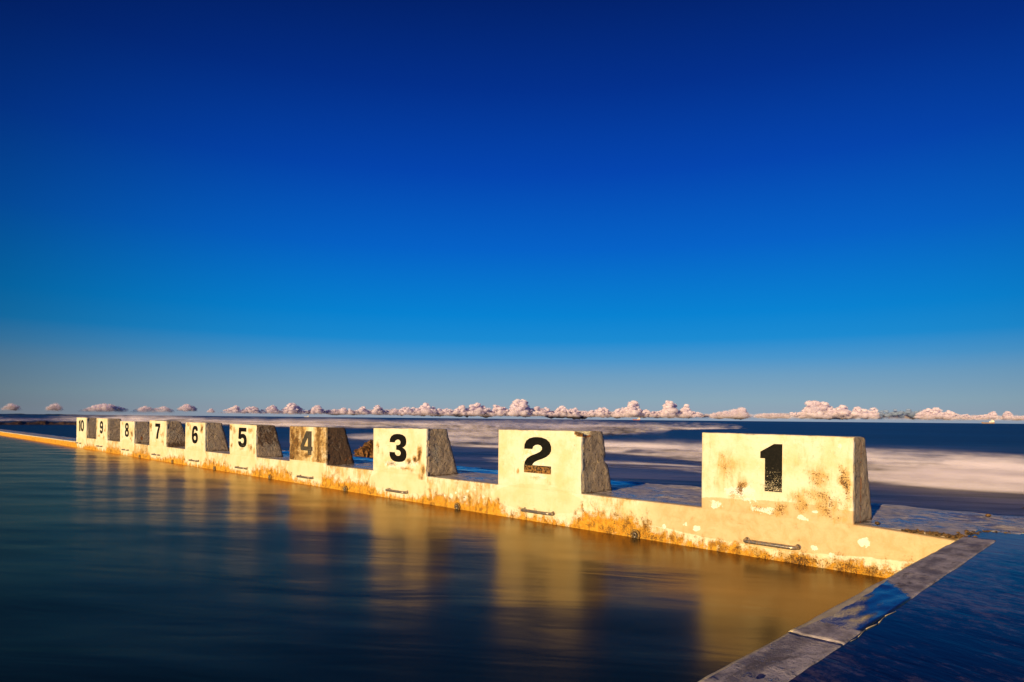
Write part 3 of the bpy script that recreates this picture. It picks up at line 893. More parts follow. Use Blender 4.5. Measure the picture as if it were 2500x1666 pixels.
D = {}
D['1'] = [[(.0, .69), (.0, .83), (.63, 1.0), (1.0, 1.0), (1.0, .0), (.22, .0), (.22, .69)]]
D['2'] = [[(0, .66), (.01, .78), (.08, .89), (.20, .96), (.36, .995), (.5, 1.0), (.66, .99), (.82, .95), (.94, .87), (1.0, .75), (1.0, .64), (.95, .55), (.84, .47),
           (.68, .405), (.50, .35), (.39, .30), (.34, .26), (.31, .215), (1.0, .215), (1.0, 0), (0, 0), (0, .19), (.03, .30), (.11, .40), (.25, .475), (.45, .54), (.60, .60),
           (.67, .66), (.67, .72), (.62, .77), (.52, .79), (.42, .775), (.34, .73), (.31, .66)]]
D['3'] = [[(0, .69), (.02, .81), (.10, .91), (.24, .975), (.42, 1.0), (.58, 1.0), (.76, .975), (.91, .91), (.97, .82), (.98, .72), (.95, .62), (.86, .555), (.76, .525), (.88, .48),
           (.97, .40), (1.0, .29), (.98, .18), (.90, .08), (.75, .02), (.56, 0), (.40, 0), (.22, .03), (.09, .10), (.01, .21), (0, .34), (.31, .34), (.34, .27), (.42, .225), (.52, .215),
           (.62, .24), (.67, .30), (.66, .36), (.60, .41), (.48, .43), (.40, .43), (.40, .60), (.50, .60), (.60, .625), (.65, .68), (.64, .745), (.57, .79), (.48, .80), (.38, .775), (.32, .73), (.30, .69)]]
D['4'] = [[(.46, 1.0), (.92, 1.0), (.92, .35), (1.0, .35), (1.0, .17), (.92, .17), (.92, 0), (.61, 0), (.61, .17), (0, .17), (0, .38)], [(.61, .35), (.27, .35), (.61, .74)]]
D['5'] = [[(.09, 1.0), (.95, 1.0), (.95, .80), (.34, .80), (.32, .655), (.44, .69), (.58, .695), (.76, .665), (.90, .59), (.98, .47), (1.0, .34), (.98, .21), (.90, .10), (.75, .025), (.55, 0), (.38, 0),
           (.22, .03), (.09, .10), (.01, .21), (0, .30), (.31, .30), (.36, .235), (.48, .205), (.60, .225), (.67, .29), (.68, .37), (.64, .445), (.54, .485), (.44, .48), (.35, .44), (.31, .405), (.02, .43)]]
D['6'] = [[(.98, .73), (.95, .84), (.87, .93), (.73, .985), (.55, 1.0), (.38, .985), (.22, .93), (.10, .82), (.03, .66), (.0, .47), (.01, .31), (.06, .17), (.16, .07), (.32, .015), (.50, 0), (.70, .02), (.86, .09),
           (.96, .19), (1.0, .31), (.98, .44), (.90, .54), (.77, .605), (.62, .62), (.48, .60), (.37, .55), (.32, .52), (.34, .66), (.39, .76), (.47, .80), (.56, .80), (.64, .77), (.68, .70)],
          ell(.51, .31, .19, .115)[::-1]]
D['7'] = [[(0, 1.0), (1.0, 1.0), (1.0, .80), (.83, .58), (.68, .34), (.58, .0), (.20, .0), (.28, .27), (.42, .53), (.63, .78), (0, .78)]]
D['8'] = [[(.24, .525), (.12, .46), (.03, .37), (0, .26), (.03, .14), (.14, .05), (.32, .005), (.5, 0), (.68, .005), (.86, .05), (.97, .14), (1.0, .26), (.97, .37), (.88, .46), (.76, .525), (.87, .58),
           (.94, .66), (.95, .75), (.91, .86), (.80, .945), (.64, .99), (.5, 1.0), (.36, .99), (.20, .945), (.09, .86), (.05, .75), (.06, .66), (.13, .58)],
          ell(.5, .275, .20, .115)[::-1], ell(.5, .725, .16, .10)[::-1]]
D['9'] = [[(1 - x, 1 - y) for x, y in c] for c in D['6']]
D['0'] = [ell(.5, .5, .5, .5, p=2.2), ell(.5, .5, .20, .31, p=2.2)[::-1]]
# (text, u offset from the block left in metres, width, z bottom, z top) read off the faces
NUMS = [('1', .361, .122, .375, .638), ('2', .288, .271, .360, .629), ('3', .284, .272, .349, .611), ('4', .281, .272, .337, .602), ('5', .292, .272, .352, .612), ('6', .294, .251, .345, .613),
        ('7', .318, .259, .367, .626), ('8', .333, .257, .353, .618), ('9', .294, .258, .371, .635), ('10', .245, .470, .385, .644)]
NUM_WEAR = {0: lambda u, v: 0.42 * sstep(.62, .55, v) + .16 * sstep(.5, 0, v) + .05, 1: lambda u, v: .18 + .3 * sstep(.35, .2, v), 3: lambda u, v: .20 + .30 * sstep(.5, .1, v), 4: lambda u, v: .2 + .3 * sstep(.3, .1, v)}


def numeral(text, x0, w, z0, z1, yface, parent, k):
    cells = [(text, x0, w)] if len(text) == 1 else [('1', x0, w * .29), ('0', x0 + w * .36, w * .64)]
    V, F, AT = [], [], []
    for ch, cx, cw in cells:
        loops = [[Vector((cx + px * cw, yface - 0.0016, z0 + py * (z1 - z0))) for px, py in lp] for lp in D[ch]]
        flat = [Vector((p.x, p.z, 0)) for lp in loops for p in lp]
        tris = geometry.tessellate_polygon([[Vector((p.x, p.z, 0)) for p in lp] for lp in loops])
        base = len(V)
        n = len(flat)
        V += [(p.x, yface - 0.0016, p.y) for p in flat] + [(p.x, yface + 0.004, p.y) for p in flat]
        for t in tris:
            a, b, c = [flat[i] for i in t]
            ar = (b.x - a.x) * (c.y - a.y) - (c.x - a.x) * (b.y - a.y)
            if abs(ar) < 1e-12:
                continue
            F.append(tuple(base + i for i in (t if ar > 0 else t[::-1])))
        s = 0
        for lp in loops:
            m = len(lp)
            for i in range(m):
                F.append((base + s + i, base + s + (i + 1) % m, base + n + s + (i + 1) % m, base + n + s + i))
            s += m
    bm = bmesh.new()
    vs = [bm.verts.new(v) for v in V]
    for f in F:
        try:
            bm.faces.new([vs[i] for i in f])
        except ValueError:
            pass
    front = [e for e in bm.edges if all(abs(v.co.y - (yface - 0.0016)) < 1e-5 for v in e.verts)]
    bmesh.ops.subdivide_edges(bm, edges=front, cuts=2, use_grid_fill=True)
    me = bpy.data.meshes.new('painted_number')
    bm.to_mesh(me); bm.free()
    co = np.array([v.co[:] for v in me.vertices])
    u = (co[:, 0] - x0) / w; v = (co[:, 2] - z0) / (z1 - z0)
    wr = NUM_WEAR.get(k, lambda u, v: 0.14 + 0 * u)(u, v)
    grey = np.where(k == 3, 0.45, 0.0) + 0 * u
    mo = (0.50 * sstep(.24, .19, v) if k == 1 else 0 * u)
    a = me.attributes.new('stain', 'FLOAT_COLOR', 'POINT')
    a.data.foreach_set('color', np.stack([0 * u, mo, grey, wr], -1).astype(np.float32).ravel())
    me.materials.append(NUM)
    o = bpy.data.objects.new('painted_number', me)
    COL.objects.link(o)
    o.parent = parent
    o.matrix_parent_inverse = Matrix.Translation(-parent.location)
    o['label'] = 'black painted numeral ' + text
    return o


def chips(k, X, Y, Z, w, h):
    """corners knocked off individual blocks: pushes points of the body inwards"""
    return X, Y, Z


def block_solid(k, xl, xr, zl, zr, db, dt):
    """rough concrete wedge behind the front plate: upright front, raked back"""
    w = xr - xl
    y0 = 0.018
    nx, ny, nz = (int(w / 0.022), 13, 22) if k < 5 else (int(w / 0.05), 9, 13)
    zb = 0.215

    def pt(u, v, s):                      # u across, v along depth, s up
        x = xl + u * w
        zt = zl + (zr - zl) * u
        z = zb + s * (zt - 0.0008 - zb)
        d = db + (dt - db) * max(0.0, (z - 0.245)) / (zt - 0.245)
        return (x, y0 + v * (d - y0), z)
    bm = bmesh.new()
    vd = {}

    def gv(i, j, l):
        key = (i, j, l)
        if key not in vd:
            vd[key] = bm.verts.new(pt(i / nx, j / ny, l / nz))
        return vd[key]
    for i in range(nx):
        for j in range(ny):
            bm.faces.new((gv(i, j, nz), gv(i + 1, j, nz), gv(i + 1, j + 1, nz), gv(i, j + 1, nz)))
            bm.faces.new((gv(i, j, 0), gv(i, j + 1, 0), gv(i + 1, j + 1, 0), gv(i + 1, j, 0)))
        for l in range(nz):
            bm.faces.new((gv(i, 0, l), gv(i + 1, 0, l), gv(i + 1, 0, l + 1), gv(i, 0, l + 1)))
            bm.faces.new((gv(i, ny, l), gv(i, ny, l + 1), gv(i + 1, ny, l + 1), gv(i + 1, ny, l)))
    for j in range(ny):
        for l in range(nz):
            bm.faces.new((gv(0, j, l), gv(0, j, l + 1), gv(0, j + 1, l + 1), gv(0, j + 1, l)))
            bm.faces.new((gv(nx, j, l), gv(nx, j + 1, l), gv(nx, j + 1, l + 1), gv(nx, j, l + 1)))
    bm.normal_update()
    nrm = np.array([v.normal[:] for v in bm.verts]); co = np.array([v.co[:] for v in bm.verts])
    disp = (fbm(co * 16 + k * 9.1, 100 + k, 5) - 0.55) * 0.009 + (fbm(co * 60 + k, 120, 3) - 0.5) * 0.008
    lock = (co[:, 1] < y0 + 1e-4)
    top = nrm[:, 2] > 0.9
    disp = np.where(lock, 0, np.where(top, disp * 0.15 - 0.001, disp - 0.002))
    # round the arrises
    ar = (np.abs(nrm) > 0.4).sum(1) >= 2
    disp = np.where(ar & ~lock, disp - 0.003 - 0.006 * fbm(co * 22, 130 + k, 3), disp)
    u = (co[:, 0] - xl) / w
    v = (co[:, 1]) / db
    s = (co[:, 2] - 0.245) / (zl - 0.245)
    co2 = co + nrm * disp[:, None]
    if k == 1:                            # notch half-way down the raked back edge, and the chipped front corner
        c = np.exp(-(((s - .52) / .06) ** 2 + ((u - 1) / .06) ** 2)) * (v > .55)
        co2[:, 1] -= 0.035 * c
        c = sstep(.80, .98, u) * sstep(.90, 1.0, s) * (v < .30)
        co2[:, 2] -= 0.030 * c * (0.5 + fbm(co * 40, 3, 3))
    if k == 6:                            # back top corner sheared off
        c = sstep(.55, .72, v) * sstep(.72, 1.0, s)
        co2[:, 2] -= 0.10 * c * sstep(.5, .8, v)
    for vtx, q in zip(bm.verts, co2):
        vtx.co = q
    bmesh.ops.recalc_face_normals(bm, faces=bm.faces)
    me = bpy.data.meshes.new('concrete_body')
    bm.to_mesh(me); bm.free()
    n = fbm(co * 3 + k * 5, 140, 4)
    mo = {0: .05, 1: .0, 2: .06, 3: .72, 4: .50, 5: .12, 6: .32, 7: .15, 8: .2, 9: .12}[k] * (0.55 + 0.9 * n)
    if k == 4:
        mo = mo * sstep(.15, .45, s) + .1
    if k in (1, 2, 5):
        mo = mo + .35 * sstep(.10, .0, s)
    if k == 6:
        mo = mo + .45 * sstep(.25, .05, s)
    mo = np.maximum(mo, .75 * np.exp(-((s + .02) / .05) ** 2))
    al = np.zeros(len(co))
    if k == 0:
        al = (.30 + .45 * n) * np.exp(-((v - .38 + .06 * (n - .5)) / .07) ** 2)
    if k == 1:
        al = np.exp(-(((v - .12) / .2) ** 2 + ((s - .97) / .06) ** 2)) * sstep(.75, .95, u)
    if k == 7:
        al = .9 * np.exp(-(((v - .35) / .07) ** 2 + ((s - .22) / .16) ** 2))
    if k == 3:
        al = .35 * n + .35 * np.exp(-(((v - .8) / .15) ** 2 + ((s - .15) / .15) ** 2))
    wh = np.where(top, .62, 0) + 0 * n
    a = me.attributes.new('stain', 'FLOAT_COLOR', 'POINT')
    a.data.foreach_set('color', np.stack([np.clip(al, 0, 1), np.clip(mo, 0, 1), 0 * al, wh], -1).astype(np.float32).ravel())
    me.polygons.foreach_set('use_smooth', np.ones(len(me.polygons), dtype=bool))
    me.materials.append(CONC)
    return me


def front_plate(k, xl, xr, zl, zr):
    """painted face of a block: a thin plate flush with the wall face, soft arrises, chipped where the photo shows"""
    w = xr - xl
    nu, nv = (int(w / 0.014), 34) if k < 4 else (int(w / 0.03), 20)
    rad = 0.007
    us = np.concatenate([[0.0, 0.25 * rad / w, rad / w], np.linspace(2.2 * rad / w, 1 - 2.2 * rad / w, nu), [1 - rad / w, 1 - 0.25 * rad / w, 1.0]])
    h = zl - LIP + 0.04
    vsx = np.concatenate([np.linspace(0, 1 - 2.2 * rad / h, nv), [1 - rad / h, 1 - 0.25 * rad / h, 1.0]])
    U, Vv = np.meshgrid(us, vsx, indexing='ij')
    X = xl + U * w
    zt = zl + (zr - zl) * U
    zlo = LIP - 0.04
    Z = zlo + Vv * (zt - zlo)
    P = np.stack([X, 0 * X, Z], -1)
    Y = -0.0012 + 0.0025 * (fbm(P * 6, 150 + k, 4) - 0.5)
    e = np.minimum(np.minimum(U, 1 - U) * w, (1 - Vv) * h * 1.0)
    Y = Y + np.where(e < rad, rad - np.sqrt(np.maximum(rad ** 2 - (rad - e) ** 2, 0)), 0)
    Y = Y + 0.012 * sstep(LIP + 0.015, LIP - 0.04, Z)
    jag = 0.006 * (fbm(P * 30, 160 + k, 3) - 0.5)
    cut = 0.010 * sstep(.60, .72, fbm(P * 13, 170 + k, 4))
    X = X + np.where(U < 1e-6, jag + cut, 0) + np.where(U > 1 - 1e-6, jag - cut, 0)
    Z = Z + np.where(Vv > 1 - 1e-6, jag * 0.8 - cut * 0.8, 0)
    Y = Y + np.where(e < rad * 1.1, cut * 0.9, 0)
    if k == 1:
        c = sstep(.885, .985, U + .05 * (fbm(P * 25, 4, 3) - .5)) * sstep(.90, .965, Vv + .05 * (fbm(P * 25, 5, 3) - .5))
        Y = Y + 0.016 * c; Z = Z - 0.014 * c
    ST = face_stain(X, Z)
    if k == 1:
        ST[..., 1] = np.maximum(ST[..., 1], 1.0 * (c > .3)); ST[..., 3] *= (c < .3)
    n1, n2 = U.shape
    V = np.stack([X, Y, Z], -1).reshape(-1, 3)
    F = [tuple(f) for f in grid_faces(n1, n2)]
    # return edges to the body, so that the plate has thickness
    att = ST.reshape(-1, 4)
    ring = [i * n2 + 0 for i in range(n1)] + [(n1 - 1) * n2 + j for j in range(1, n2)] + [i * n2 + n2 - 1 for i in range(n1 - 2, -1, -1)] + [j for j in range(n2 - 2, 0, -1)]
    b = len(V)
    back = V[ring].copy(); back[:, 1] = 0.022
    V = np.concatenate([V, back]); att = np.concatenate([att, att[ring]])
    m = len(ring)
    for i in range(m):
        F.append((ring[i], b + i, b + (i + 1) % m, ring[(i + 1) % m]))
    return V, F, att


LABELS = [
    'starting block with black numeral one, nearest, yellowed front with mould patches',
    'starting block with black numeral two, clean cream front and a chipped rusty corner',
    'starting block with black numeral three, rust stains creeping around the numeral',
    'starting block with faded grey numeral four, streaked with orange grime and dark sides',
    'starting block with black numeral five, dark blotched side above a pale foot',
    'starting block with black numeral six, rusty smear at its upper right',
    'starting block with black numeral seven, top back corner broken off',
    'starting block with black numeral eight, lower than its neighbours with rust streak on the side',
    'starting block with black numeral nine, between the numeral eight and ten blocks',
    'starting block with black numeral ten, farthest away at the end of the row',
]
for k in range(10):
    xl, xr = BX[k], BR[k]
    zl, zr = ZT[k]
    root = empty('starting_block', ((xl + xr) / 2, 0.12, 0.24))
    tag(root, LABELS[k], 'starting block', 'numbered starting blocks along the pool wall')
    me = block_solid(k, xl + 0.001, xr - 0.001, zl, zr, DEP_B[k], DEP_T[k])
    o = bpy.data.objects.new('concrete_body', me)
    COL.objects.link(o); o.parent = root; o.matrix_parent_inverse = Matrix.Translation(-root.location)
    V, F, att = front_plate(k, xl, xr, zl, zr)
    mesh_obj('painted_front', V, F, PAINT, root, smooth=True, attr=att)
    t, off, w, z0, z1 = NUMS[k]
    numeral(t, xl + off, w, z0, z1, -0.0024, root, k)

# ---- hand grips under the blocks
GRIP_LABELS = [
    'largest and nearest steel grab rail, below the yellowed block with numeral one',
    'steel grab rail below the clean cream block with the chipped corner and two',
    'steel grab rail below the rust stained block with numeral three',
    'steel grab rail below the grimy block with the faded grey numeral four',
    'steel grab rail below the blotchy sided block with numeral five',
    'steel grab rail below the block with numeral six and a rusty upper corner',
    'steel grab rail below the broken backed block with numeral seven',
    'steel grab rail below the lowest block with numeral eight',
    'small distant steel grab rail below the block with numeral nine',
    'farthest steel grab rail, below the last block with numeral ten',
]
GC = [.432, .445, .435, .43, .45, .45, .44, .46, .36, .32]
GZ = [.091, .080, .081, .088, .088, .094, .102, .111, .11, .115]
for k in range(10):
    cx, z = BX[k] + GC[k], GZ[k]
    root = empty('grab_rail', (cx, 0, z))
    tag(root, GRIP_LABELS[k], 'grab rail', 'grab rails low on the pool wall')
    hl, out, rc = 0.142, 0.052, 0.026
    path = [(cx - hl, 0.004, z)]
    for i in range(7):
        a = R(90 * i / 6)
        path.append((cx - hl + rc * (1 - math.cos(a)), -out + rc * (1 - math.sin(a)), z))
    for i in range(7):
        a = R(90 * i / 6)
        path.append((cx + hl - rc * (1 - math.sin(a)), -out + rc * (1 - math.cos(a)), z))
    path.append((cx + hl, 0.004, z))
    V, F = tube(path, 0.0115, 10 if k < 4 else 6)
    mesh_obj('bar', V, F, STEEL, root, smooth=True)
    for sx in (-hl, hl):
        pr = [(0.0165, 0.003), (0.0165, -0.004), (0.014, -0.008), (0.0122, -0.009)]
        V, F = [], []
        for (r_, y) in pr:
            V += [(cx + sx + r_ * math.cos(2 * math.pi * i / 12), y, z + r_ * math.sin(2 * math.pi * i / 12)) for i in range(12)]
        for j in range(3):
            for i in range(12):
                F.append((j * 12 + i, j * 12 + (i + 1) % 12, j * 12 + 12 + (i + 1) % 12, j * 12 + 12 + i))
        mesh_obj('wall_flange', V, F, STEEL, root, smooth=True)

# ---- lane rope rings at the waterline between the blocks
RINGS = [(-0.459, 'nearest lane rope socket at the waterline, between the numeral one and two blocks'), (-2.237, 'lane rope socket beneath the white paint scrapes, between the numeral two and three blocks'), (-4.026, 'lane rope socket at the waterline between the numeral three and four blocks'),
         (-5.783, 'lane rope socket at the waterline between the numeral four and five blocks'), (-7.546, 'lane rope socket at the waterline between the numeral five and six blocks'), (-9.31, 'lane rope socket at the waterline between the numeral six and seven blocks'),
         (-11.05, 'farthest lane rope socket, between the numeral seven and eight blocks')]
for x, lab in RINGS:
    z = 0.020
    root = empty('rope_socket', (x, 0, z))
    tag(root, lab, 'rope socket', 'lane rope sockets along the waterline')
    V, F = tube([(x + 0.030 * math.cos(2 * math.pi * i / 20), -0.012, z + 0.030 * math.sin(2 * math.pi * i / 20)) for i in range(20)], 0.007, 8, True)
    mesh_obj('collar', V, F, ALGAL, root, smooth=True)
    V = [(x, -0.006, z)] + [(x + 0.028 * math.cos(2 * math.pi * i / 20), -0.013, z + 0.028 * math.sin(2 * math.pi * i / 20)) for i in range(20)]
    mesh_obj('recess', V, [(0, 1 + i, 1 + (i + 1) % 20) for i in range(20)], DARKHOLE, root)
    V, F = tube([(x + 0.004 + 0.012 * math.cos(2 * math.pi * i / 14), -0.020 - .008 * math.sin(2 * math.pi * i / 14), z + 0.014 * math.sin(2 * math.pi * i / 14)) for i in range(14)], 0.0042, 6, True)
    mesh_obj('eye_bolt', V, F, STEEL, root, smooth=True)


# ================================================================== SMALL THINGS
def lump(name, c, rad, m, seed, sub=3, rough=0.35, label=None, cat=None, group=None):
    v, f = ico(sub)
    d = 1 + rough * (fbm(v * 1.7 + seed, seed, 5) - 0.5) * 2 + rough * 0.5 * (fbm(v * 6 + seed, seed + 7, 3) - 0.5)
    V = v * d[:, None] * np.array(rad) + np.array(c)
    o = mesh_obj(name, V, f, m, smooth=False)
    return tag(o, label, cat, group)


# brown rock in the surf behind the deck, between blocks 4 and 3
v, f = ico(5)
d = 1 + 0.75 * (fbm(v * 1.6 + 3, 5, 5) - 0.5) + 1.0 * np.abs(fbm(v * 4.5 + 3, 9, 4) - 0.5) + 0.45 * (fbm(v * 12, 10, 3) - .5)
V = v * d[:, None] * np.array((0.85, 0.5, 0.30)) + np.array((-17.72, 9.22, -0.60))
V[:, 2] += 0.30 * np.exp(-((V[:, 0] + 17.45) / 0.28) ** 2) * (V[:, 2] > -0.6)
tag(mesh_obj('surf_rock', V, f, ROCK), 'jagged brown rock in the surf seen between the blocks with numerals four and three', 'rock')
lump('surf_rock', (0.66, 9.75, -0.64), (0.36, 0.22, 0.11), FARROCK, 23, 4, 0.5, 'low dark rock awash in the surf at the right edge', 'rock')
lump('loose_stone', (1.273, 0.827, 0.258), (0.014, 0.011, 0.010), SHELL, 3, 2, 0.3, 'small round stone near the seaward edge of the wet deck', 'stone', 'loose stones on the deck')
lump('loose_stone', (0.928, 0.097, 0.250), (0.012, 0.010, 0.009), SHELL, 4, 2, 0.3, 'small black stone on the wall top beside block numeral one', 'stone', 'loose stones on the deck')

# dark reef ledge beyond the far end of the pool
rv, ra = [], np.linspace(72, 97, 260)
prof = [(0, -0.9), (0.6, 0.0), (1.6, 0.75), (3.6, 1.0), (6.0, 0.7), (7.5, -0.9)]
for a in ra:
    h = 0.20 + 0.40 * fbm(np.array([[a * 1.4, 0, 0]]), 91, 5)[0]
    h *= float(sstep(72, 75.5, np.array(a)))
    d0 = 104 + 5 * (fbm(np.array([[a * 0.5, 2, 0]]), 92, 3)[0] - 0.5)
    for (dd, hh) in prof:
        r_ = d0 + dd
        j = 0.18 * (fbm(np.array([[a * 5, dd, 0]]), 93, 3)[0] - 0.5)
        z = -0.62 + (h * hh + j * (hh > 0)) if hh > -0.5 else -0.9
        rv.append((O2[0] - math.sin(R(a)) * r_, O2[1] + math.cos(R(a)) * r_, z))
o = mesh_obj('rock_reef', rv, grid_faces(len(ra), len(prof), flip=True), FARROCK)
tag(o, 'long low dark reef ledge in the sea beyond the far end of the pool', 'reef')

# mussel crust along the broken rim where the deck meets the shelf water
rim = [(1.06, 0.030), (1.16, 0.040), (1.25, 0.035), (1.300, 0.020), (1.312, 0.12), (1.325, 0.22), (1.36, 0.29), (1.42, 0.325), (1.55, 0.355), (1.8, 0.365), (2.2, 0.37), (2.8, 0.37)]
CV, CF = [], []
rnd = random.Random(11)
v1, f1 = ico(1)
nb = 0
for i in range(len(rim) - 1):
    (xa, ya), (xb, yb) = rim[i], rim[i + 1]
    L = math.hypot(xb - xa, yb - ya)
    n = int(L * (620 if i < 8 else 200))
    for _ in range(n):
        t = rnd.random()
        wdt = 0.012 if i < 3 else 0.022
        x = xa + (xb - xa) * t + rnd.gauss(0, wdt * .7); y = ya + (yb - ya) * t + rnd.gauss(0, wdt)
        if x > 1.29 and y < 0.012:
            continue
        r_ = rnd.uniform(0.003, 0.0095)
        sq = np.array((rnd.uniform(.7, 1.6), rnd.uniform(.6, 1.1), rnd.uniform(.5, 1.0))) * r_
        j = 1 + 0.3 * (np.array([rnd.random() for _ in range(len(v1))]) - 0.5)
        CV.append(v1 * j[:, None] * sq + np.array((x, y, (0.238 if i < 3 else 0.236) + rnd.uniform(-.006, .007))))
        CF.append(f1 + nb * len(v1)); nb += 1
o = mesh_obj('mussel_crust', np.concatenate(CV), np.concatenate(CF), SHELL)
tag(o, 'dark crust of mussels along the broken deck rim by the shelf water', 'mussels', kind='stuff')

# ripple glint put in as a pale ridge along the near coping's outer edge
FV, FF = [], []


def glint_line(pts, w, h):
    n0 = len(FV)
    for i, (x, y) in enumerate(pts):
        t = i / (len(pts) - 1)
        ww = w * math.sin(math.pi * min(max(t, .04), .96)) + 0.0004
        FV.extend([(x, y - ww, 0.2436), (x, y, 0.2436 + h * (0.4 + 0.6 * math.sin(math.pi * t))), (x, y + ww, 0.2436)])
    for i in range(len(pts) - 1):
        for j in (0, 1):
            FF.append((n0 + i * 3 + j, n0 + i * 3 + 3 + j, n0 + i * 3 + 4 + j, n0 + i * 3 + 1 + j))


glint_line([(1.437 + 0.003 * math.sin(t * 14), -1.90 + t * 0.36) for t in np.linspace(0, 1, 24)], 0.0005, 0.003)
o = mesh_obj('ripple_glint', FV, FF, GLINTM, smooth=True)
tag(o, 'thin pale ridge standing in for sun glint on ripples at the near coping', 'foam', kind='stuff')


# ---- ships on the horizon
def ship(az_, dist, length, hullm, label, size=1.0, flip=1):
    x, y = O2[0] - math.sin(R(az_)) * dist, O2[1] + math.cos(R(az_)) * dist
    root = empty('ship', (x, y, -0.6))
    tag(root, label, 'ship', 'ships on the horizon')
    ax = Vector((math.cos(R(az_)), math.sin(R(az_)), 0)) * flip     # bow to stern runs to the right in view
    sd = Vector((-ax.y, ax.x, 0))
    C0 = Vector((x, y, -0.6))

    def T(a, b, c):
        p = C0 + ax * a * length + sd * b * length + Vector((0, 0, c * length))
        return (p.x, p.y, p.z)

    def prism(name, outline, b, m, par):
        V = [T(a, -b, c) for a, c in outline] + [T(a, b, c) for a, c in outline]
        n = len(outline)
        F = [tuple(range(n)), tuple(range(2 * n - 1, n - 1, -1))] + [(i, i + n, (i + 1) % n + n, (i + 1) % n) for i in range(n)]
        return mesh_obj(name, V, F, m, par)
    prism('hull', [(-.50, .16), (-.44, -.01), (.47, -.01), (.5, .14), (.36, .14), (.34, .115), (-.34, .115), (-.38, .15)], .07, hullm, root)
    prism('deckhouse', [(.08, .116), (.46, .141), (.46, .27), (.30, .27), (.28, .21), (.08, .21)], .062, SHIP_WHITE, root)
    prism('wheelhouse', [(.18, .271), (.40, .271), (.38, .35), (.20, .35)], .05, SHIP_WHITE, root)
    prism('bridge_window', [(.20, .30), (.37, .30), (.365, .325), (.205, .325)], .0505, SHIP_GLASS, root)
    prism('funnel', [(.40, .272), (.47, .272), (.46, .40), (.41, .40)], .025, hullm, root)
    V, F = tube([T(.27, 0, .35), T(.27, 0, .47)], .006 * length, 6); mesh_obj('mast', V, F, SHIP_WHITE, root)
    V, F = tube([T(-.30, 0, .115), T(-.30, 0, .26)], .006 * length, 6); mesh_obj('foremast', V, F, SHIP_WHITE, root)
    return root


ship(9.0, 4200, 57, HULL_DARK, 'cargo ship with a brown hull and pale superstructure on the horizon at the right')
ship(34.29, 4600, 52, HULL_RED, 'low ship with a red hull on the horizon between blocks numbered two and one')
ship(62.55, 3600, 24, SHIP_WHITE, 'tiny white boat on the horizon above the block with numeral four')

# ---- clouds: heaped cumulus far out over the sea
CD = 9000.0
FPX = 1594.86


def px_to_azel(u, yv):
    X_ = (u - 1250) / FPX; Y_ = -(yv - 1022.94) / FPX
    d = fwd + X_ * r2 + Y_ * u2
    return math.degrees(math.atan2(-d.x, d.y)), d.z / math.hypot(d.x, d.y)


def crest(u, prof):
    return np.interp(u, [q[0] for q in prof], [q[1] for q in prof])


CLOUD_M = {1: make_cloud('sunlit_cloud', 0.80), 2: make_cloud('thin_cloud', 0.36), 3: make_cloud('faint_cloud', 0.15)}
k_ = M('shaded_cloud')
_n = k_.noise(k_.pos((1, 1, 4)), 0.004, 5, 0.6)
_lw = k_.n('LayerWeight', {0: 0.5}).outputs['Facing']
_e = k_.step(_lw, 0.25, 0.95, 1.0, 0.0)
GREYCLOUD = k_.done(k_.n('MixShader', {0: k_.math('MULTIPLY', _e, k_.step(_n, 0.3, 0.65, 0.25, 0.6)), 1: k_.n('BsdfTransparent').outputs[0], 2: k_.n('BsdfDiffuse', {'Color': (0.30, 0.40, 0.66, 1)}).outputs[0]}).outputs[0])


def cloud(seed, az0, az1, base, prof, mat, label, puffs=90, flat=1.0, dist=CD):
    """a heap of puffs between two azimuths (degrees, left positive); prof = crest heights (0..1 across, sine of elevation)"""
    rn = random.Random(seed)
    VV, FF = [], []
    v0, f0 = ico(3)
    width = abs(az1 - az0) * math.pi / 180 * dist
    bumps = max(2.0, width / (dist * 0.0105))
    for i in range(puffs):
        t = rn.random()
        top = float(np.interp(t, [q[0] for q in prof], [q[1] for q in prof])) * dist
        b = base * dist
        tw = float(fbm(np.array([[t * bumps, seed * 1.7, 0.0]]), 400, 2)[0])
        hgt = max((top - b) * (1.12 if flat > 1 else 0.62 + 0.78 * float(sstep(.25, .75, np.array(tw)))), dist * 0.0006)
        s = rn.random() ** 0.75
        r_ = max(hgt, (top - b) * 0.6) * (rn.uniform(0.11, 0.22) if s > .55 else rn.uniform(0.16, 0.36)) * flat
        z = b + s * max(hgt - r_ * .7, 0)
        a = R(az0 + (az1 - az0) * t)
        dd = dist + rn.uniform(-0.5, 0.5) * hgt * 2 + (1 - s) * -hgt * 0.4
        c = np.array([O2[0] - math.sin(a) * dd, O2[1] + math.cos(a) * dd, z])
        sc3 = np.array((rn.uniform(1.0, 1.5), rn.uniform(1.0, 1.5), rn.uniform(.75, 1.0))) * r_
        dsp = 1 + 0.62 * (fbm(v0 * 2.2 + i * 3.7 + seed, seed, 4) - 0.5)
        VV.append(v0 * dsp[:, None] * sc3 + c)
        FF.append(f0 + i * len(v0))
    o = mesh_obj('cloud', np.concatenate(VV), np.concatenate(FF), mat, smooth=True)
    tag(o, label, 'cloud', 'clouds along the horizon')
    return o


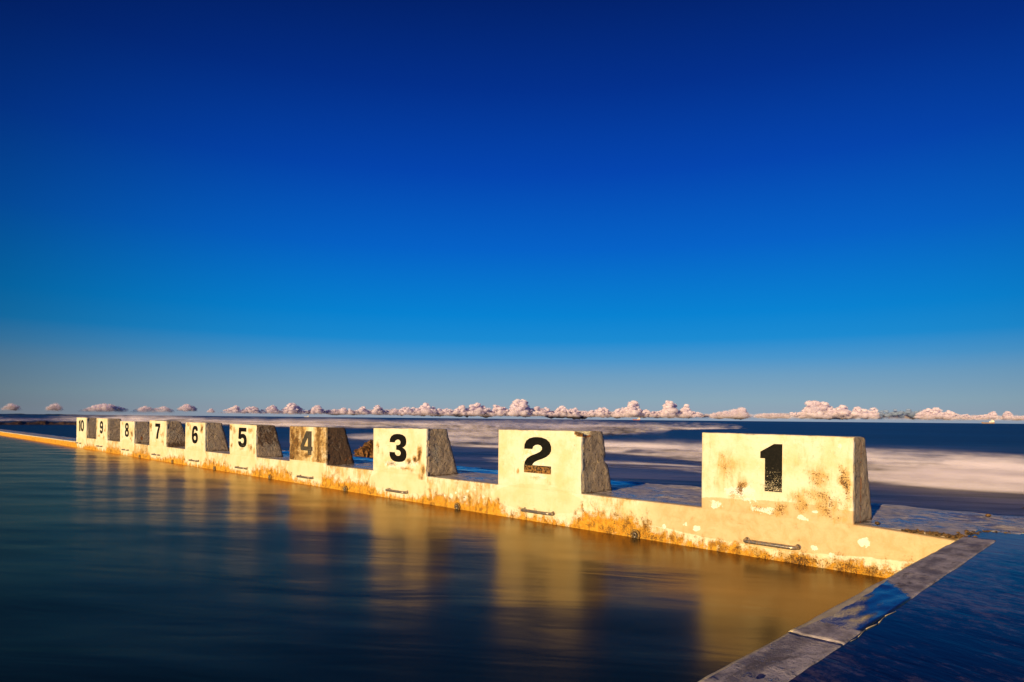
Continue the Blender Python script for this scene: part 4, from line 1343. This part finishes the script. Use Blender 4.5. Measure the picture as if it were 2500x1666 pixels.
# (left px, right px, base px, crest px list, density, label) as seen from the photographer's spot; turned into bearings and heights
CL = [
    (4, 48, 1003, [(0, 996), (.5, 985), (1, 992)], 3, 'faint pink wisp of cloud at the far left end of the horizon'),
    (114, 150, 1004, [(0, 994), (.6, 985), (1, 992)], 3, 'small faint pink wisp of cloud left of block numeral ten'),
    (188, 312, 1006, [(0, 1003), (.3, 992), (.55, 985), (.7, 990), (1, 999)], 2, 'flat pale cloud directly above the blocks with numerals ten, nine and eight'),
    (315, 424, 1008, [(0, 1005), (.35, 992), (.55, 998), (.8, 993), (1, 1001)], 2, 'low pink cloud directly above the block with numeral seven'),
    (432, 478, 1003, [(0, 998), (.5, 987), (1, 995)], 2, 'small pink cloud directly above the block with numeral six'),
    (505, 522, 1007, [(0, 1004), (.6, 998), (1, 1001)], 2, 'tiniest pink puff of cloud, between the blocks with numerals six and five'),
    (530, 630, 1010, [(0, 1006), (.45, 995), (.65, 1000), (.85, 994), (1, 997)], 1, 'pink cloud with a rounded crest above the block with numeral five'),
    (630, 752, 1011, [(0, 1000), (.15, 990), (.25, 985), (.42, 998), (.55, 989), (.72, 989), (.85, 995), (1, 1000)], 1, 'double humped pink cloud between the blocks with numerals five and four'),
    (752, 790, 1011, [(0, 1003), (.65, 990), (1, 994)], 1, 'upright pink puff of cloud above the right half of block numeral four'),
    (790, 844, 1011, [(0, 1006), (.45, 998), (.8, 990), (1, 997)], 1, 'pink cloud rising to the right, between the blocks with numerals four and three'),
    (852, 956, 1012, [(0, 1000), (.25, 993), (.4, 999), (.65, 994), (.85, 996), (1, 998)], 1, 'broken row of pink puffs above the left edge of block numeral three'),
    (956, 1132, 1014, [(0, 1000), (.15, 996), (.28, 999), (.4, 990), (.55, 991), (.65, 993), (.75, 998), (1, 995)], 1, 'long lumpy pink cloud above the block with numeral three and to its right'),
    (1128, 1330, 1015, [(0, 997), (.17, 986), (.27, 995), (.45, 989), (.55, 991), (.70, 984), (.85, 988), (1, 995)], 1, 'long pink cloud with several crests above the block with numeral two'),
    (1318, 1456, 1017, [(0, 1003), (.25, 996), (.45, 998), (.7, 995), (.85, 996), (1, 1004)], 1, 'low lumpy pink cloud above the right edge of block numeral two'),
    (1456, 1518, 1018, [(0, 1004), (.3, 995), (.6, 1003), (.9, 1000), (1, 1007)], 1, 'two small pink puffs of cloud left of the red hulled ship'),
    (1516, 1596, 1018, [(0, 1002), (.3, 988), (.5, 990), (.8, 991), (1, 1000)], 1, 'thick pink cloud right above the red hulled ship'),
    (1580, 1660, 1019, [(0, 1007), (.35, 998), (.6, 988), (.85, 990), (1, 1006)], 1, 'tall pink cloud just right of the red hulled ship'),
    (1655, 1716, 1020, [(0, 1010), (.5, 990), (.8, 1000), (1, 1010)], 1, 'pink cloud with one peak above the left edge of block numeral one'),
    (1735, 1824, 1021, [(0, 1010), (.4, 1004), (.7, 1000), (.85, 994), (1, 1007)], 2, 'pink cloud with its peak to the right, above the block with numeral one'),
    (1840, 1932, 1021, [(0, 1015), (.25, 1010), (.5, 1009), (1, 1015)], 2, 'low thin cloud strip left of the largest cloud'),
    (1930, 2140, 1021, [(0, 1006), (.15, 993), (.28, 984), (.38, 990), (.5, 986), (.6, 983), (.72, 990), (.85, 995), (1, 1002)], 1, 'largest pale pink cloud bank, above the right edge of block numeral one'),
    (2236, 2368, 1024, [(0, 1014), (.2, 1005), (.38, 994), (.5, 999), (.7, 1008), (.9, 1007), (1, 1014)], 1, 'heaped pink cloud with a domed crest at the right of the picture'),
    (2364, 2432, 1025, [(0, 1014), (.35, 1008), (.75, 1001), (1, 1008)], 1, 'pink cloud directly above the brown hulled cargo ship'),
    (2438, 2474, 1025, [(0, 1020), (.6, 1004), (1, 1008)], 1, 'small pink cloud leaning right, just right of the cargo ship'),
    (2470, 2620, 1026, [(0, 1018), (.3, 1015), (.6, 1010), (1, 1016)], 2, 'low thin cloud at the right edge of the picture'),
]
for i, (l, r_, bpx, prof, dens, lab) in enumerate(CL):
    a0, b0 = px_to_azel(l, bpx); a1, b1 = px_to_azel(r_, bpx)
    pr = [(t, px_to_azel(l + (r_ - l) * t, y)[1]) for t, y in prof]
    n = int(min(360, 70 + (r_ - l) * 1.8))
    cloud(200 + i, a0, a1, (b0 + b1) / 2, pr, CLOUD_M[dens], lab, n, 1.45 if dens > 1 else 1.0, dist=CD + 40 * (i % 5))
a0, b0 = px_to_azel(2130, 1021); a1, b1 = px_to_azel(2280, 1021)
cloud(300, a0, a1, px_to_azel(2200, 1019)[1], [(0, px_to_azel(2130, 1004)[1]), (.5, px_to_azel(2200, 1000)[1]), (1, px_to_azel(2280, 999)[1])], GREYCLOUD,
      'blue grey shaded cloud between the largest cloud and the domed one', 60, 1.2, CD + 700)

for l, r_, bpx, prof, lab, sd in [
        (520, 1200, 1013, [(0, 1008), (.3, 1002), (.6, 1000), (1, 1003)], 'long faint haze bank of cloud behind the pink clouds above blocks three to five', 310),
        (1180, 1760, 1018, [(0, 1005), (.3, 1003), (.7, 1006), (1, 1012)], 'long faint haze bank of cloud behind the pink clouds between blocks one and two', 311),
        (1740, 2540, 1023, [(0, 1013), (.3, 1009), (.6, 1011), (1, 1016)], 'long faint haze bank of cloud behind the pink clouds at the right', 312)]:
    a0, b0 = px_to_azel(l, bpx); a1, b1 = px_to_azel(r_, bpx)
    pr = [(t, px_to_azel(l + (r_ - l) * t, y)[1]) for t, y in prof]
    cloud(sd, a0, a1, (b0 + b1) / 2, pr, CLOUD_M[3], lab, 900, 3.0, CD + 900)
